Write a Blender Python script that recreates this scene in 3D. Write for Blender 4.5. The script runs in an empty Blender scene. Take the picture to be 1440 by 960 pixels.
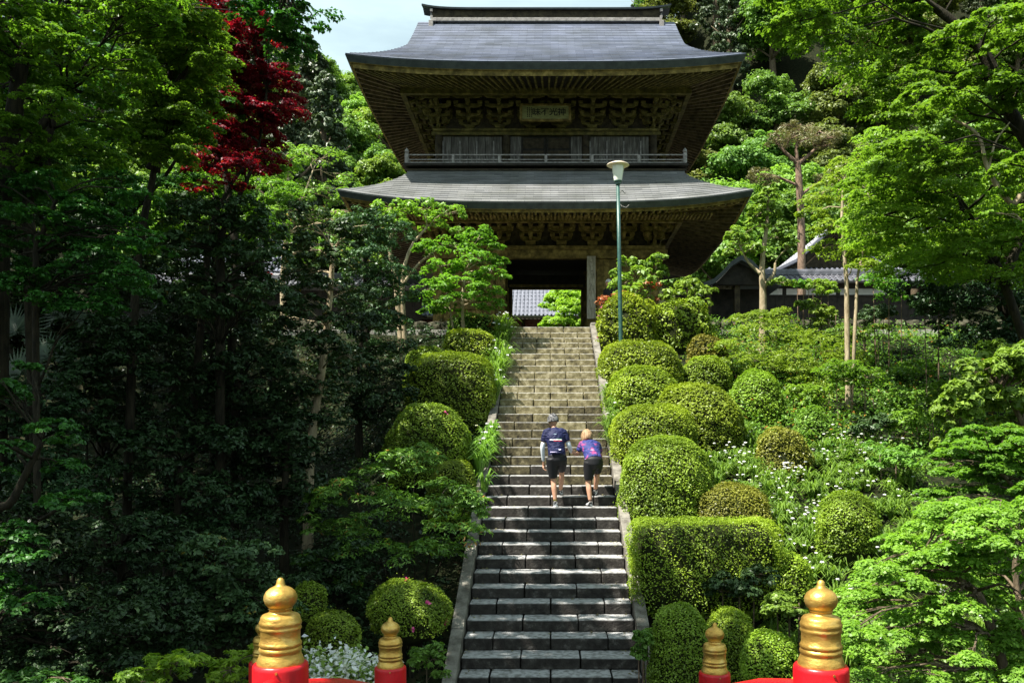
import bpy, math, random
import numpy as np
from math import radians as R, sin, cos, pi, sqrt, atan2
from mathutils import Vector, Matrix, noise

S = bpy.context.scene
C = S.collection

# ------------------------------------------------------------------ camera, sky, sun, exposure
F = 1200.0                      # focal length in photo pixels (1440 px wide)
cam_d = bpy.data.cameras.new('camera')
cam_d.sensor_width = 36.0
cam_d.lens = 36.0 * F / 1440.0
cam_d.shift_x = -(774 - 720) / 1440.0
cam_d.shift_y = (630 - 480) / 1440.0
cam_d.clip_start = 0.1
cam_d.clip_end = 2000
cam = bpy.data.objects.new('camera', cam_d)
C.objects.link(cam)
cam.location = (0, 0, 0)
cam.rotation_euler = (R(90), 0, 0)
S.camera = cam

SUN = Vector((-1.9, -1.05, 3.7)).normalized()
sun_el = math.asin(SUN.z)
sun_az = atan2(SUN.x, SUN.y)
W = bpy.data.worlds.new('World')
S.world = W
W.use_nodes = True
wn, wl = W.node_tree.nodes, W.node_tree.links
wn.clear()
sky = wn.new('ShaderNodeTexSky')
sky.sky_type = 'NISHITA'
sky.sun_disc = False
sky.sun_elevation = sun_el
sky.sun_rotation = sun_az
sky.air_density = 1.0
sky.dust_density = 2.0
tc = wn.new('ShaderNodeTexCoord')
mp = wn.new('ShaderNodeMapping'); mp.inputs['Scale'].default_value = (1.2, 1.2, 5.0)
cl = wn.new('ShaderNodeTexNoise'); cl.inputs['Scale'].default_value = 2.2; cl.inputs['Detail'].default_value = 7
cl.inputs['Roughness'].default_value = 0.6
cr = wn.new('ShaderNodeValToRGB')
cr.color_ramp.elements[0].position = 0.30; cr.color_ramp.elements[1].position = 0.66
cr.color_ramp.elements[0].color = (0.5, 0.5, 0.5, 1); cr.color_ramp.elements[1].color = (0.9, 0.9, 0.9, 1)
mx = wn.new('ShaderNodeMixRGB'); mx.inputs['Color2'].default_value = (7.2, 9.2, 9.3, 1)
bg = wn.new('ShaderNodeBackground'); bg.inputs['Strength'].default_value = 0.05
wo = wn.new('ShaderNodeOutputWorld')
wl.new(tc.outputs['Generated'], mp.inputs['Vector']); wl.new(mp.outputs['Vector'], cl.inputs['Vector'])
wl.new(cl.outputs['Fac'], cr.inputs['Fac']); wl.new(cr.outputs['Color'], mx.inputs['Fac'])
wl.new(sky.outputs['Color'], mx.inputs['Color1']); wl.new(mx.outputs['Color'], bg.inputs['Color'])
wl.new(bg.outputs['Background'], wo.inputs['Surface'])

sl = bpy.data.lights.new('sun', 'SUN')
sl.energy = 5.0
sl.angle = R(0.5)
sl.color = (1.0, 0.95, 0.86)
so = bpy.data.objects.new('sun', sl)
C.objects.link(so)
so.rotation_euler = SUN.to_track_quat('Z', 'Y').to_euler()
so.location = (-20, -10, 40)

S.view_settings.view_transform = 'Standard'
S.view_settings.look = 'None'
S.view_settings.exposure = 1.5
S.view_settings.gamma = 1.0
S.cycles.max_bounces = 6
S.cycles.diffuse_bounces = 3
S.cycles.transmission_bounces = 4
S.cycles.transparent_max_bounces = 6
S.cycles.use_denoising = True

# ------------------------------------------------------------------ helpers
def P(px, py, Y):
    "the point at distance Y that the photo shows at pixel (px, py)"
    return Vector(((px - 774) * Y / F, Y, (630 - py) * Y / F))

def mat(name, base, rough=0.8, noise_scale=None, c2=None, c3=None, bump=0.0, stretch=(1, 1, 1), metallic=0.0,
        detail=6, spec=0.3, ramp=(0.35, 0.65), bump_scale=None, coord='World'):
    m = bpy.data.materials.new(name)
    m.use_nodes = True
    nt = m.node_tree
    b = nt.nodes['Principled BSDF']
    b.inputs['Roughness'].default_value = rough
    b.inputs['Metallic'].default_value = metallic
    b.inputs['Specular IOR Level'].default_value = spec
    b.inputs['Base Color'].default_value = (*base, 1)
    if noise_scale:
        t = nt.nodes.new('ShaderNodeTexCoord')
        mpn = nt.nodes.new('ShaderNodeMapping'); mpn.inputs['Scale'].default_value = stretch
        if coord == 'World':
            gn = nt.nodes.new('ShaderNodeNewGeometry'); nt.links.new(gn.outputs['Position'], mpn.inputs['Vector'])
        else:
            nt.links.new(t.outputs[coord], mpn.inputs['Vector'])
        n = nt.nodes.new('ShaderNodeTexNoise'); n.inputs['Scale'].default_value = noise_scale
        n.inputs['Detail'].default_value = detail; n.inputs['Roughness'].default_value = 0.62
        nt.links.new(mpn.outputs['Vector'], n.inputs['Vector'])
        r = nt.nodes.new('ShaderNodeValToRGB')
        r.color_ramp.elements[0].position = ramp[0]; r.color_ramp.elements[1].position = ramp[1]
        r.color_ramp.elements[0].color = (*base, 1)
        r.color_ramp.elements[1].color = (*(c2 or base), 1)
        if c3:
            e = r.color_ramp.elements.new((ramp[0] + ramp[1]) / 2 + 0.02); e.color = (*c3, 1)
        nt.links.new(n.outputs['Fac'], r.inputs['Fac'])
        nt.links.new(r.outputs['Color'], b.inputs['Base Color'])
        if bump:
            n2 = nt.nodes.new('ShaderNodeTexNoise'); n2.inputs['Scale'].default_value = bump_scale or noise_scale * 3
            n2.inputs['Detail'].default_value = 5
            nt.links.new(mpn.outputs['Vector'], n2.inputs['Vector'])
            bp = nt.nodes.new('ShaderNodeBump'); bp.inputs['Strength'].default_value = bump
            bp.inputs['Distance'].default_value = 0.02
            nt.links.new(n2.outputs['Fac'], bp.inputs['Height'])
            nt.links.new(bp.outputs['Normal'], b.inputs['Normal'])
    return m

def leafmat(name, dark, light, accent=None, acc_from=0.93, trans=0.35, rough=0.45, spec=0.35):
    "two-sided leaf: colour runs from dark to light with the leaf's own tint, some light passes through"
    m = bpy.data.materials.new(name)
    m.use_nodes = True
    nt = m.node_tree
    b = nt.nodes['Principled BSDF']
    out = nt.nodes['Material Output']
    at = nt.nodes.new('ShaderNodeAttribute'); at.attribute_name = 'tint'
    oi = nt.nodes.new('ShaderNodeObjectInfo')
    r = nt.nodes.new('ShaderNodeValToRGB')
    r.color_ramp.elements[0].color = (*dark, 1)
    r.color_ramp.elements[1].color = (*light, 1)
    r.color_ramp.elements[1].position = 0.9
    if accent:
        e = r.color_ramp.elements.new(acc_from + 0.01); e.color = (*accent, 1)
        r.color_ramp.elements[1].position = acc_from - 0.02
        r.color_ramp.elements[1].color = (*light, 1)
    nt.links.new(at.outputs['Fac'], r.inputs['Fac'])
    hs = nt.nodes.new('ShaderNodeHueSaturation')
    ma = nt.nodes.new('ShaderNodeMath'); ma.operation = 'MULTIPLY_ADD'
    ma.inputs[1].default_value = 0.03; ma.inputs[2].default_value = 0.485
    nt.links.new(oi.outputs['Random'], ma.inputs[0]); nt.links.new(ma.outputs[0], hs.inputs['Hue'])
    mb = nt.nodes.new('ShaderNodeMath'); mb.operation = 'MULTIPLY_ADD'
    mb.inputs[1].default_value = 0.3; mb.inputs[2].default_value = 0.85
    nt.links.new(oi.outputs['Random'], mb.inputs[0]); nt.links.new(mb.outputs[0], hs.inputs['Value'])
    nt.links.new(r.outputs['Color'], hs.inputs['Color'])
    nt.links.new(hs.outputs['Color'], b.inputs['Base Color'])
    b.inputs['Roughness'].default_value = rough
    b.inputs['Specular IOR Level'].default_value = spec
    tr = nt.nodes.new('ShaderNodeBsdfTranslucent')
    g = nt.nodes.new('ShaderNodeMixRGB'); g.blend_type = 'MULTIPLY'; g.inputs['Fac'].default_value = 1
    g.inputs['Color2'].default_value = (1.25, 1.35, 0.55, 1) if not name.startswith('red') else (1.5, 0.7, 0.6, 1)
    nt.links.new(hs.outputs['Color'], g.inputs['Color1']); nt.links.new(g.outputs['Color'], tr.inputs['Color'])
    ms = nt.nodes.new('ShaderNodeMixShader'); ms.inputs['Fac'].default_value = trans
    nt.links.new(b.outputs['BSDF'], ms.inputs[1]); nt.links.new(tr.outputs['BSDF'], ms.inputs[2])
    nt.links.new(ms.outputs[0], out.inputs['Surface'])
    return m

def setp(o, label=None, cat=None, group=None, kind=None):
    if label: o['label'] = label
    if cat: o['category'] = cat
    if group: o['group'] = group
    if kind: o['kind'] = kind
    return o

def thing(name, label, cat, loc=(0, 0, 0), group=None, rz=0, kind=None):
    o = bpy.data.objects.new(name, None)
    o.empty_display_size = 0.2
    C.objects.link(o)
    o.location = loc
    o.rotation_euler = (0, 0, rz)
    return setp(o, label, cat, group, kind)

def wloc(p):
    v = Vector((0, 0, 0))
    while p is not None:
        v += p.location; p = p.parent
    return v

def link(name, me, m, parent=None, loc=(0, 0, 0)):
    o = bpy.data.objects.new(name, me)
    C.objects.link(o)
    if m is not None and not me.materials: me.materials.append(m)
    if parent is not None: o.parent = parent
    o.location = loc
    return o

class MB:
    "collects boxes, tubes, lathes; build() links them as one mesh (world coordinates in, parent-local out)"
    def __init__(s): s.v = []; s.f = []
    def add(s, vs, fs):
        n = len(s.v); s.v += [tuple(v) for v in vs]; s.f += [tuple(i + n for i in f) for f in fs]; return s
    def box(s, x0, x1, y0, y1, z0, z1, M=None):
        vs = [(x, y, z) for z in (z0, z1) for y in (y0, y1) for x in (x0, x1)]
        if M is not None: vs = [M @ Vector(v) for v in vs]
        return s.add(vs, [(0, 2, 3, 1), (4, 5, 7, 6), (0, 1, 5, 4), (1, 3, 7, 5), (3, 2, 6, 7), (2, 0, 4, 6)])
    def cbox(s, c, sz, M=None):
        return s.box(c[0]-sz[0]/2, c[0]+sz[0]/2, c[1]-sz[1]/2, c[1]+sz[1]/2, c[2]-sz[2]/2, c[2]+sz[2]/2, M)
    def bar(s, a, b, w, h, up=(0, 0, 1)):
        a, b = Vector(a), Vector(b); d = b - a; L = d.length; d.normalize()
        sx = d.cross(Vector(up)); sx = sx.normalized() if sx.length > 1e-4 else Vector((1, 0, 0)); u = sx.cross(d)
        vs = []
        for e in (a, b):
            for i, j in ((-1, -1), (1, -1), (1, 1), (-1, 1)): vs.append(e + sx*w/2*i + u*h/2*j)
        return s.add(vs, [(0, 1, 2, 3), (7, 6, 5, 4), (0, 4, 5, 1), (1, 5, 6, 2), (2, 6, 7, 3), (3, 7, 4, 0)])
    def tube(s, pts, rad, n=7):
        pts = [Vector(p) for p in pts]
        if not hasattr(rad, '__len__'): rad = [rad] * len(pts)
        rings = []; prev = None
        for i, p in enumerate(pts):
            d = (pts[min(i+1, len(pts)-1)] - pts[max(i-1, 0)])
            d = d.normalized() if d.length > 1e-6 else Vector((0, 0, 1))
            if prev is None: a = d.orthogonal().normalized()
            else:
                a = prev - d * prev.dot(d); a = a.normalized() if a.length > 1e-5 else d.orthogonal().normalized()
            prev = a; b = d.cross(a)
            rings.append([p + (a*cos(2*pi*k/n) + b*sin(2*pi*k/n)) * rad[i] for k in range(n)])
        vs = [v for r in rings for v in r]; fs = []
        for i in range(len(pts)-1):
            for k in range(n):
                fs.append((i*n+k, i*n+(k+1) % n, (i+1)*n+(k+1) % n, (i+1)*n+k))
        fs.append(tuple(range(n-1, -1, -1))); fs.append(tuple(range((len(pts)-1)*n, len(pts)*n)))
        return s.add(vs, fs)
    def lathe(s, prof, c=(0, 0, 0), n=32):
        vs = []; fs = []
        for r, z in prof:
            for k in range(n): vs.append((c[0]+r*cos(2*pi*k/n), c[1]+r*sin(2*pi*k/n), c[2]+z))
        for i in range(len(prof)-1):
            for k in range(n): fs.append((i*n+k, i*n+(k+1) % n, (i+1)*n+(k+1) % n, (i+1)*n+k))
        fs.append(tuple(range(n-1, -1, -1))); fs.append(tuple(range((len(prof)-1)*n, len(prof)*n)))
        return s.add(vs, fs)
    def prism(s, poly, y0, y1):
        "poly in x,z extruded from y0 to y1"
        n = len(poly)
        vs = [(x, y0, z) for x, z in poly] + [(x, y1, z) for x, z in poly]
        fs = [tuple(range(n)), tuple(range(2*n-1, n-1, -1))] + [(i, i+n, (i+1) % n+n, (i+1) % n) for i in range(n)]
        return s.add(vs, fs)
    def grid(s, fn, nu, nv):
        vs = [fn(i/nu, j/nv) for j in range(nv+1) for i in range(nu+1)]
        fs = [(j*(nu+1)+i, j*(nu+1)+i+1, (j+1)*(nu+1)+i+1, (j+1)*(nu+1)+i) for j in range(nv) for i in range(nu)]
        return s.add(vs, fs)
    def mesh(s, name, smooth=False, off=Vector((0, 0, 0))):
        me = bpy.data.meshes.new(name)
        me.from_pydata([(v[0]-off.x, v[1]-off.y, v[2]-off.z) for v in s.v], [], s.f)
        if smooth: me.shade_smooth()
        me.update()
        return me
    def build(s, name, m, parent=None, smooth=False, bevel=0, auto=None):
        off = wloc(parent) if parent is not None else Vector((0, 0, 0))
        me = s.mesh(name, smooth, off)
        if auto is not None:
            me.set_sharp_from_angle(angle=R(auto))
        o = link(name, me, m, parent)
        if bevel:
            b = o.modifiers.new('bevel', 'BEVEL'); b.width = bevel; b.segments = 2; b.limit_method = 'ANGLE'
        return o

def np_mesh(name, V, Q, tint=None, smooth=False):
    "V (n,3), Q (m,4) quads"
    me = bpy.data.meshes.new(name)
    me.vertices.add(len(V)); me.vertices.foreach_set('co', np.asarray(V, dtype=np.float32).ravel())
    k = Q.shape[1]
    me.loops.add(Q.size); me.loops.foreach_set('vertex_index', Q.astype(np.int32).ravel())
    me.polygons.add(len(Q)); me.polygons.foreach_set('loop_start', np.arange(0, Q.size, k, dtype=np.int32))
    try: me.polygons.foreach_set('loop_total', np.full(len(Q), k, dtype=np.int32))
    except Exception: pass
    if tint is not None:
        a = me.attributes.new('tint', 'FLOAT', 'FACE'); a.data.foreach_set('value', np.asarray(tint, dtype=np.float32))
    me.update(calc_edges=True)
    if smooth: me.shade_smooth()
    return me

def unit(a): return a / np.maximum(np.linalg.norm(a, axis=-1, keepdims=True), 1e-9)

def leaves(c, nrm, L, Wd, rng, along=None, tint=None, fold=0.25):
    "one folded four-cornered leaf per centre"
    c = np.asarray(c, dtype=np.float64); n = unit(np.asarray(nrm, dtype=np.float64)); N = len(c)
    r = rng.normal(size=(N, 3)) if along is None else np.asarray(along) + rng.normal(size=(N, 3))*0.35
    t = unit(r - n * np.sum(r*n, 1, keepdims=True)); s = np.cross(n, t)
    k = rng.uniform(0.7, 1.25, (N, 1)); L = L*k; Wd = Wd*k
    V = np.empty((N, 4, 3))
    V[:, 0] = c - t*L*0.5; V[:, 1] = c + s*Wd*0.5 + n*Wd*fold - t*L*0.08
    V[:, 2] = c + t*L*0.5 - n*L*0.12; V[:, 3] = c - s*Wd*0.5 + n*Wd*fold - t*L*0.08
    if tint is None: tint = rng.uniform(0, 1, N)
    return V.reshape(-1, 3), np.arange(N*4).reshape(N, 4), tint

def sph(N, rng, zmin=-1.0):
    z = rng.uniform(zmin, 1, N); a = rng.uniform(0, 2*pi, N); q = np.sqrt(1-z*z)
    return np.stack([q*np.cos(a), q*np.sin(a), z], 1)

def clumpy(blobs, per, L, Wd, rng, sub=14, subr=0.42, flat=0.6, droop=0.0, upn=0.8, zmin=-0.5, fill=0.15):
    """leaves for a crown. blobs: (x,y,z,rx,ry,rz[,weight]); every blob carries sub-clumps over its surface,
    every sub-clump a thin cap of leaves, so the crown has lit caps and dark gaps"""
    cs, ns, ts = [], [], []
    for b in blobs:
        bc = np.array(b[:3]); br = np.array(b[3:6]); w = b[6] if len(b) > 6 else 1.0
        d = sph(sub, rng, zmin)
        sc = bc + d*br*rng.uniform(0.62, 1.0, (sub, 1))
        sr = subr*br.mean()*rng.uniform(0.6, 1.25, sub)
        m = max(3, int(per*w/sub)); btint = rng.uniform(-0.12, 0.12)
        for i in range(sub):
            e = sph(m, rng, -0.35)
            rad = rng.uniform(0.7, 1.05, (m, 1))
            if rng.random() < fill: rad = rng.uniform(0.1, 1.0, (m, 1))
            p = sc[i] + e*rad*sr[i]*np.array([1, 1, flat])
            p[:, 2] -= droop*np.sum((p[:, :2]-bc[:2])**2, 1)/max(br[0], .1)
            cs.append(p)
            nn = e*0.7 + np.array([0, 0, upn]) + rng.normal(size=(m, 3))*0.38 + d[i]*0.3
            ns.append(nn)
            ts.append(np.clip(0.5+btint+rng.uniform(-0.18, 0.18)+rng.normal(size=m)*0.16, 0, 1))
    c = np.concatenate(cs); n = np.concatenate(ns); t = np.concatenate(ts)
    return leaves(c, n, L, Wd, rng, tint=t)

def vnoise(p, sc, seed=0):
    "cheap smooth pseudo noise for arrays of points"
    x, y, z = (p[:, 0]*sc+seed, p[:, 1]*sc+seed*1.7, p[:, 2]*sc-seed)
    return (np.sin(x*1.7+np.sin(y*2.3))*np.cos(y*1.3+np.sin(z*1.9)) + np.sin(z*2.1+x*0.9+np.cos(y*2.7)))*0.5

# ------------------------------------------------------------------ materials
M = {}
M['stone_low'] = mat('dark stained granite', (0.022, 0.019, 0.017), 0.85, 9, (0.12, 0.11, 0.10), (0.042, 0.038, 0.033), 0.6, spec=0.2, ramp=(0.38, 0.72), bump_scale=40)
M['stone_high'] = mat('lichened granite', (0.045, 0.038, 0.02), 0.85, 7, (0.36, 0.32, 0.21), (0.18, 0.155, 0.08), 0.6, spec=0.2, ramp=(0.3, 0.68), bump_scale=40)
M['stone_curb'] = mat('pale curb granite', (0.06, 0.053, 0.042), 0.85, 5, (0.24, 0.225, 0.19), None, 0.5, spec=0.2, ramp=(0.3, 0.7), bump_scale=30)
M['rock'] = mat('rough wall rock', (0.02, 0.02, 0.012), 0.9, 4, (0.09, 0.085, 0.055), None, 0.8, spec=0.2)
M['soil'] = mat('leaf litter soil', (0.008, 0.007, 0.004), 0.95, 6, (0.03, 0.025, 0.012), (0.012, 0.018, 0.006), 0.8, spec=0.1)
M['moss'] = mat('mossy forest floor', (0.015, 0.03, 0.008), 0.95, 0.4, (0.04, 0.07, 0.016), None, 0.5, spec=0.1)
M['gravel'] = mat('pale gravel court', (0.25, 0.24, 0.21), 0.95, 20, (0.42, 0.4, 0.36), None, 0.4, spec=0.1)
M['wood'] = mat('weathered olive timber', (0.065, 0.048, 0.014), 0.75, 5, (0.27, 0.20, 0.065), (0.15, 0.112, 0.032), 0.35, (1, 1, 1), spec=0.2)  # lower gate timber, its brighter tone carries the bounced light
M['wood_shaded'] = mat('shaded olive timber', (0.045, 0.038, 0.012), 0.75, 5, (0.17, 0.14, 0.042), (0.095, 0.08, 0.022), 0.35, spec=0.2)  # darker copy for the upper storey: eave shade put into the colour
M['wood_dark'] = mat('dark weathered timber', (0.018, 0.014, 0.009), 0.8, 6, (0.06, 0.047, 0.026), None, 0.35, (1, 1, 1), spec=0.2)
M['wood_side'] = mat('reddish rafter timber', (0.05, 0.036, 0.02), 0.75, 5, (0.17, 0.125, 0.07), None, 0.3, spec=0.2)  # side rafter tone lowered: eave shade put into the colour
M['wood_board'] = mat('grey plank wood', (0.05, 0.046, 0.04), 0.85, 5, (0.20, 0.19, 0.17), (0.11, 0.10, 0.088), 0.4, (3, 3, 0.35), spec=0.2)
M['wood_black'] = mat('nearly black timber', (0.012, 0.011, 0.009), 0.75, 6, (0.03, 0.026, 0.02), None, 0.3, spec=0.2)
M['rail_grey'] = mat('grey rail timber', (0.14, 0.13, 0.12), 0.7, 8, (0.3, 0.28, 0.26), None, 0.3, spec=0.3)
M['sign_wood'] = mat('plaque board', (0.16, 0.16, 0.06), 0.7, 6, (0.26, 0.26, 0.11), None, 0.2, (1, 1, 4), spec=0.2)
M['sign_pale'] = mat('bleached sign board', (0.22, 0.2, 0.15), 0.8, 7, (0.48, 0.45, 0.36), None, 0.3, (3, 3, 0.5), spec=0.2)
M['ink'] = mat('black ink', (0.012, 0.012, 0.01), 0.7)
M['white_plaster'] = mat('white plaster', (0.62, 0.6, 0.55), 0.9, 3, (0.74, 0.72, 0.68))
M['red_lacquer'] = mat('red lacquer', (0.38, 0.006, 0.010), 0.36, 9, (0.58, 0.008, 0.014), (0.52, 0.006, 0.012), 0.12, (1, 1, .5), spec=0.4)
M['gold'] = mat('gilded bronze', (0.36, 0.20, 0.045), 0.42, 9, (0.72, 0.52, 0.18), (0.60, 0.37, 0.08), 0.25, (1, 1, 1.6), metallic=0.75, spec=0.5, ramp=(0.3, 0.75))
M['lamp_green'] = mat('green pole paint', (0.015, 0.06, 0.048), 0.4, 12, (0.035, 0.10, 0.08), None, 0.1, spec=0.5)
M['lamp_glass'] = mat('milky lamp glass', (0.75, 0.76, 0.66), 0.25, spec=0.5)
M['lamp_plate'] = mat('cream enamel plate', (0.75, 0.62, 0.5), 0.4)
M['bark'] = mat('grey brown bark', (0.05, 0.038, 0.024), 0.9, 10, (0.17, 0.13, 0.085), None, 0.8, (2, 2, 0.5), spec=0.15)
M['bark_pale'] = mat('pale smooth bark', (0.20, 0.155, 0.09), 0.85, 8, (0.42, 0.35, 0.23), None, 0.5, (2, 2, 0.5), spec=0.15)
M['bark_dark'] = mat('dark mossy bark', (0.010, 0.009, 0.006), 0.9, 9, (0.035, 0.03, 0.018), None, 0.7, (2, 2, 0.5), spec=0.15)
M['bark_red'] = mat('reddish pine bark', (0.12, 0.08, 0.055), 0.9, 9, (0.27, 0.19, 0.135), None, 0.7, (2, 2, 0.6), spec=0.15)
M['bush_core'] = mat('dark bush core', (0.012, 0.016, 0.006), 0.95, 12, (0.03, 0.035, 0.012), spec=0.05)  # solid fill inside bushes; inner shade put into its dark colour

def pale_tread(m, base, c2, scale=14):
    "the upper faces and nosings of the steps are paler; the risers keep their dark stain"
    nt = m.node_tree; b = nt.nodes['Principled BSDF']
    old = b.inputs['Base Color'].links[0].from_socket
    g = nt.nodes.new('ShaderNodeNewGeometry'); sx = nt.nodes.new('ShaderNodeSeparateXYZ')
    nt.links.new(g.outputs['True Normal'], sx.inputs[0])
    mr = nt.nodes.new('ShaderNodeMapRange'); mr.inputs['From Min'].default_value = .1; mr.inputs['From Max'].default_value = .6
    nt.links.new(sx.outputs['Z'], mr.inputs['Value'])
    n = nt.nodes.new('ShaderNodeTexNoise'); n.inputs['Scale'].default_value = scale; n.inputs['Detail'].default_value = 6
    nt.links.new(g.outputs['Position'], n.inputs['Vector'])
    r = nt.nodes.new('ShaderNodeValToRGB'); r.color_ramp.elements[0].position = .35; r.color_ramp.elements[1].position = .6
    r.color_ramp.elements[0].color = (*base, 1); r.color_ramp.elements[1].color = (*c2, 1)
    nt.links.new(n.outputs['Fac'], r.inputs['Fac'])
    mx_ = nt.nodes.new('ShaderNodeMixRGB'); nt.links.new(mr.outputs['Result'], mx_.inputs['Fac'])
    nt.links.new(old, mx_.inputs['Color1']); nt.links.new(r.outputs['Color'], mx_.inputs['Color2'])
    nt.links.new(mx_.outputs['Color'], b.inputs['Base Color'])
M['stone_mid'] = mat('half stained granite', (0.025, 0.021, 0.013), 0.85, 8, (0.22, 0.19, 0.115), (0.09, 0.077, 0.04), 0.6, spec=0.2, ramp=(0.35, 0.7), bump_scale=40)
pale_tread(M['stone_high'], (0.19, 0.185, 0.17), (0.36, 0.355, 0.34))
pale_tread(M['stone_mid'], (0.17, 0.165, 0.15), (0.33, 0.325, 0.31))
pale_tread(M['stone_low'], (0.15, 0.148, 0.14), (0.36, 0.358, 0.355))
def roofmat(name, a, b, rows, metallic=0.0, rough=0.6):
    "thin overlapping courses: offset brick pattern in roof-plane coordinates (u along the eave, v up the slope)"
    m = bpy.data.materials.new(name); m.use_nodes = True
    nt = m.node_tree; bs = nt.nodes['Principled BSDF']
    bs.inputs['Roughness'].default_value = rough; bs.inputs['Metallic'].default_value = metallic
    bs.inputs['Specular IOR Level'].default_value = 0.4
    g = nt.nodes.new('ShaderNodeNewGeometry')
    sx = nt.nodes.new('ShaderNodeSeparateXYZ'); nt.links.new(g.outputs['Position'], sx.inputs[0])
    cx = nt.nodes.new('ShaderNodeCombineXYZ')
    nt.links.new(sx.outputs['X'], cx.inputs['X']); nt.links.new(sx.outputs['Z'], cx.inputs['Y'])
    br = nt.nodes.new('ShaderNodeTexBrick')
    br.inputs['Scale'].default_value = rows; br.inputs['Mortar Size'].default_value = 0.012
    br.inputs['Brick Width'].default_value = 1.9; br.inputs['Row Height'].default_value = 0.30
    br.inputs['Color1'].default_value = (*a, 1); br.inputs['Color2'].default_value = (*b, 1)
    br.inputs['Mortar'].default_value = (*[x*0.3 for x in a], 1); br.inputs['Bias'].default_value = 0.1
    nt.links.new(cx.outputs[0], br.inputs['Vector'])
    n = nt.nodes.new('ShaderNodeTexNoise'); n.inputs['Scale'].default_value = 1.1; n.inputs['Detail'].default_value = 8
    nt.links.new(g.outputs['Position'], n.inputs['Vector'])
    rr = nt.nodes.new('ShaderNodeValToRGB'); rr.color_ramp.elements[0].position = 0.3; rr.color_ramp.elements[1].position = 0.7
    rr.color_ramp.elements[0].color = (0.66, 0.66, 0.62, 1); rr.color_ramp.elements[1].color = (1.16, 1.14, 1.18, 1)
    nt.links.new(n.outputs['Fac'], rr.inputs['Fac'])
    mm = nt.nodes.new('ShaderNodeMixRGB'); mm.blend_type = 'MULTIPLY'; mm.inputs['Fac'].default_value = 1
    nt.links.new(br.outputs['Color'], mm.inputs['Color1']); nt.links.new(rr.outputs['Color'], mm.inputs['Color2'])
    nt.links.new(mm.outputs['Color'], bs.inputs['Base Color'])
    bp = nt.nodes.new('ShaderNodeBump'); bp.inputs['Strength'].default_value = 0.5; bp.inputs['Distance'].default_value = 0.02
    nt.links.new(br.outputs['Fac'], bp.inputs['Height']); bp.invert = True
    nt.links.new(bp.outputs['Normal'], bs.inputs['Normal'])
    return m
M['roof_up'] = roofmat('blue grey copper shingle', (0.068, 0.082, 0.12), (0.118, 0.137, 0.188), 3.4)
M['roof_low'] = roofmat('pale grey copper shingle', (0.11, 0.115, 0.115), (0.17, 0.175, 0.17), 3.6)
M['roof_edge'] = mat('dark copper eave edge', (0.02, 0.026, 0.028), 0.5, 5, (0.045, 0.055, 0.055), spec=0.4)
M['tile'] = mat('grey clay tile', (0.06, 0.06, 0.07), 0.45, 5, (0.13, 0.13, 0.15), None, 0.2, spec=0.5)
M['tile_pale'] = mat('weathered pale tile', (0.10, 0.105, 0.13), 0.5, 3, (0.16, 0.165, 0.2), None, 0.2, spec=0.5)

M['topiary'] = leafmat('azalea leaf', (0.072, 0.125, 0.012), (0.28, 0.40, 0.038), trans=0.3)
M['topiary_y'] = leafmat('yellow green azalea leaf', (0.085, 0.145, 0.012), (0.32, 0.44, 0.036), trans=0.3)
M['topiary_b'] = leafmat('bronze azalea leaf', (0.09, 0.09, 0.014), (0.26, 0.26, 0.035), trans=0.2)
M['nandina'] = leafmat('nandina leaf', (0.045, 0.11, 0.016), (0.17, 0.30, 0.04), (0.34, 0.15, 0.03), 0.9, trans=0.3)
M['maple'] = leafmat('maple leaf', (0.055, 0.135, 0.015), (0.175, 0.34, 0.04), trans=0.5)
M['maple_y'] = leafmat('young yellow maple leaf', (0.09, 0.17, 0.02), (0.25, 0.385, 0.05), trans=0.45)
M['maple_sunlit'] = leafmat('sunlit maple leaf', (0.13, 0.25, 0.02), (0.32, 0.48, 0.05), trans=0.5)  # brightened leaf: sunlight put into the colour
M['maple_dark'] = leafmat('deep green maple leaf', (0.02, 0.07, 0.012), (0.06, 0.17, 0.025), trans=0.3)
M['red_maple'] = leafmat('red maple leaf', (0.06, 0.004, 0.006), (0.27, 0.013, 0.011), (0.5, 0.16, 0.02), 0.93, trans=0.45)
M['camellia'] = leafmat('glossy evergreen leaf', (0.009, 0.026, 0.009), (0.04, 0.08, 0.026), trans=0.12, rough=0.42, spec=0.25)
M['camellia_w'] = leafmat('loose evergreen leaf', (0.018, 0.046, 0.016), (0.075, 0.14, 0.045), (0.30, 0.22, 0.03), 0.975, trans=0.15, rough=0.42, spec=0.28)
M['broad'] = leafmat('broad bright leaf', (0.07, 0.14, 0.02), (0.24, 0.37, 0.055), trans=0.35)
M['forest'] = leafmat('forest leaf', (0.065, 0.13, 0.028), (0.19, 0.31, 0.07), trans=0.35)
M['forest_lime'] = leafmat('fresh forest leaf', (0.10, 0.18, 0.03), (0.26, 0.40, 0.08), trans=0.4)
M['forest_olive'] = leafmat('olive forest leaf', (0.08, 0.10, 0.03), (0.20, 0.225, 0.065), trans=0.3)
M['cedar'] = leafmat('cedar needles', (0.025, 0.045, 0.02), (0.085, 0.12, 0.05), trans=0.1)
M['pine'] = leafmat('pine needles', (0.10, 0.09, 0.045), (0.22, 0.21, 0.09), trans=0.2)
M['iris'] = leafmat('iris blade', (0.05, 0.12, 0.02), (0.19, 0.34, 0.05), trans=0.35)
M['petal'] = leafmat('pale petal', (0.62, 0.62, 0.66), (0.85, 0.85, 0.88), trans=0.3)
M['pink'] = leafmat('pink petal', (0.5, 0.05, 0.22), (0.7, 0.1, 0.35), trans=0.3)
M['fern'] = leafmat('palm leaflet', (0.02, 0.045, 0.02), (0.06, 0.10, 0.05), trans=0.15)
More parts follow.
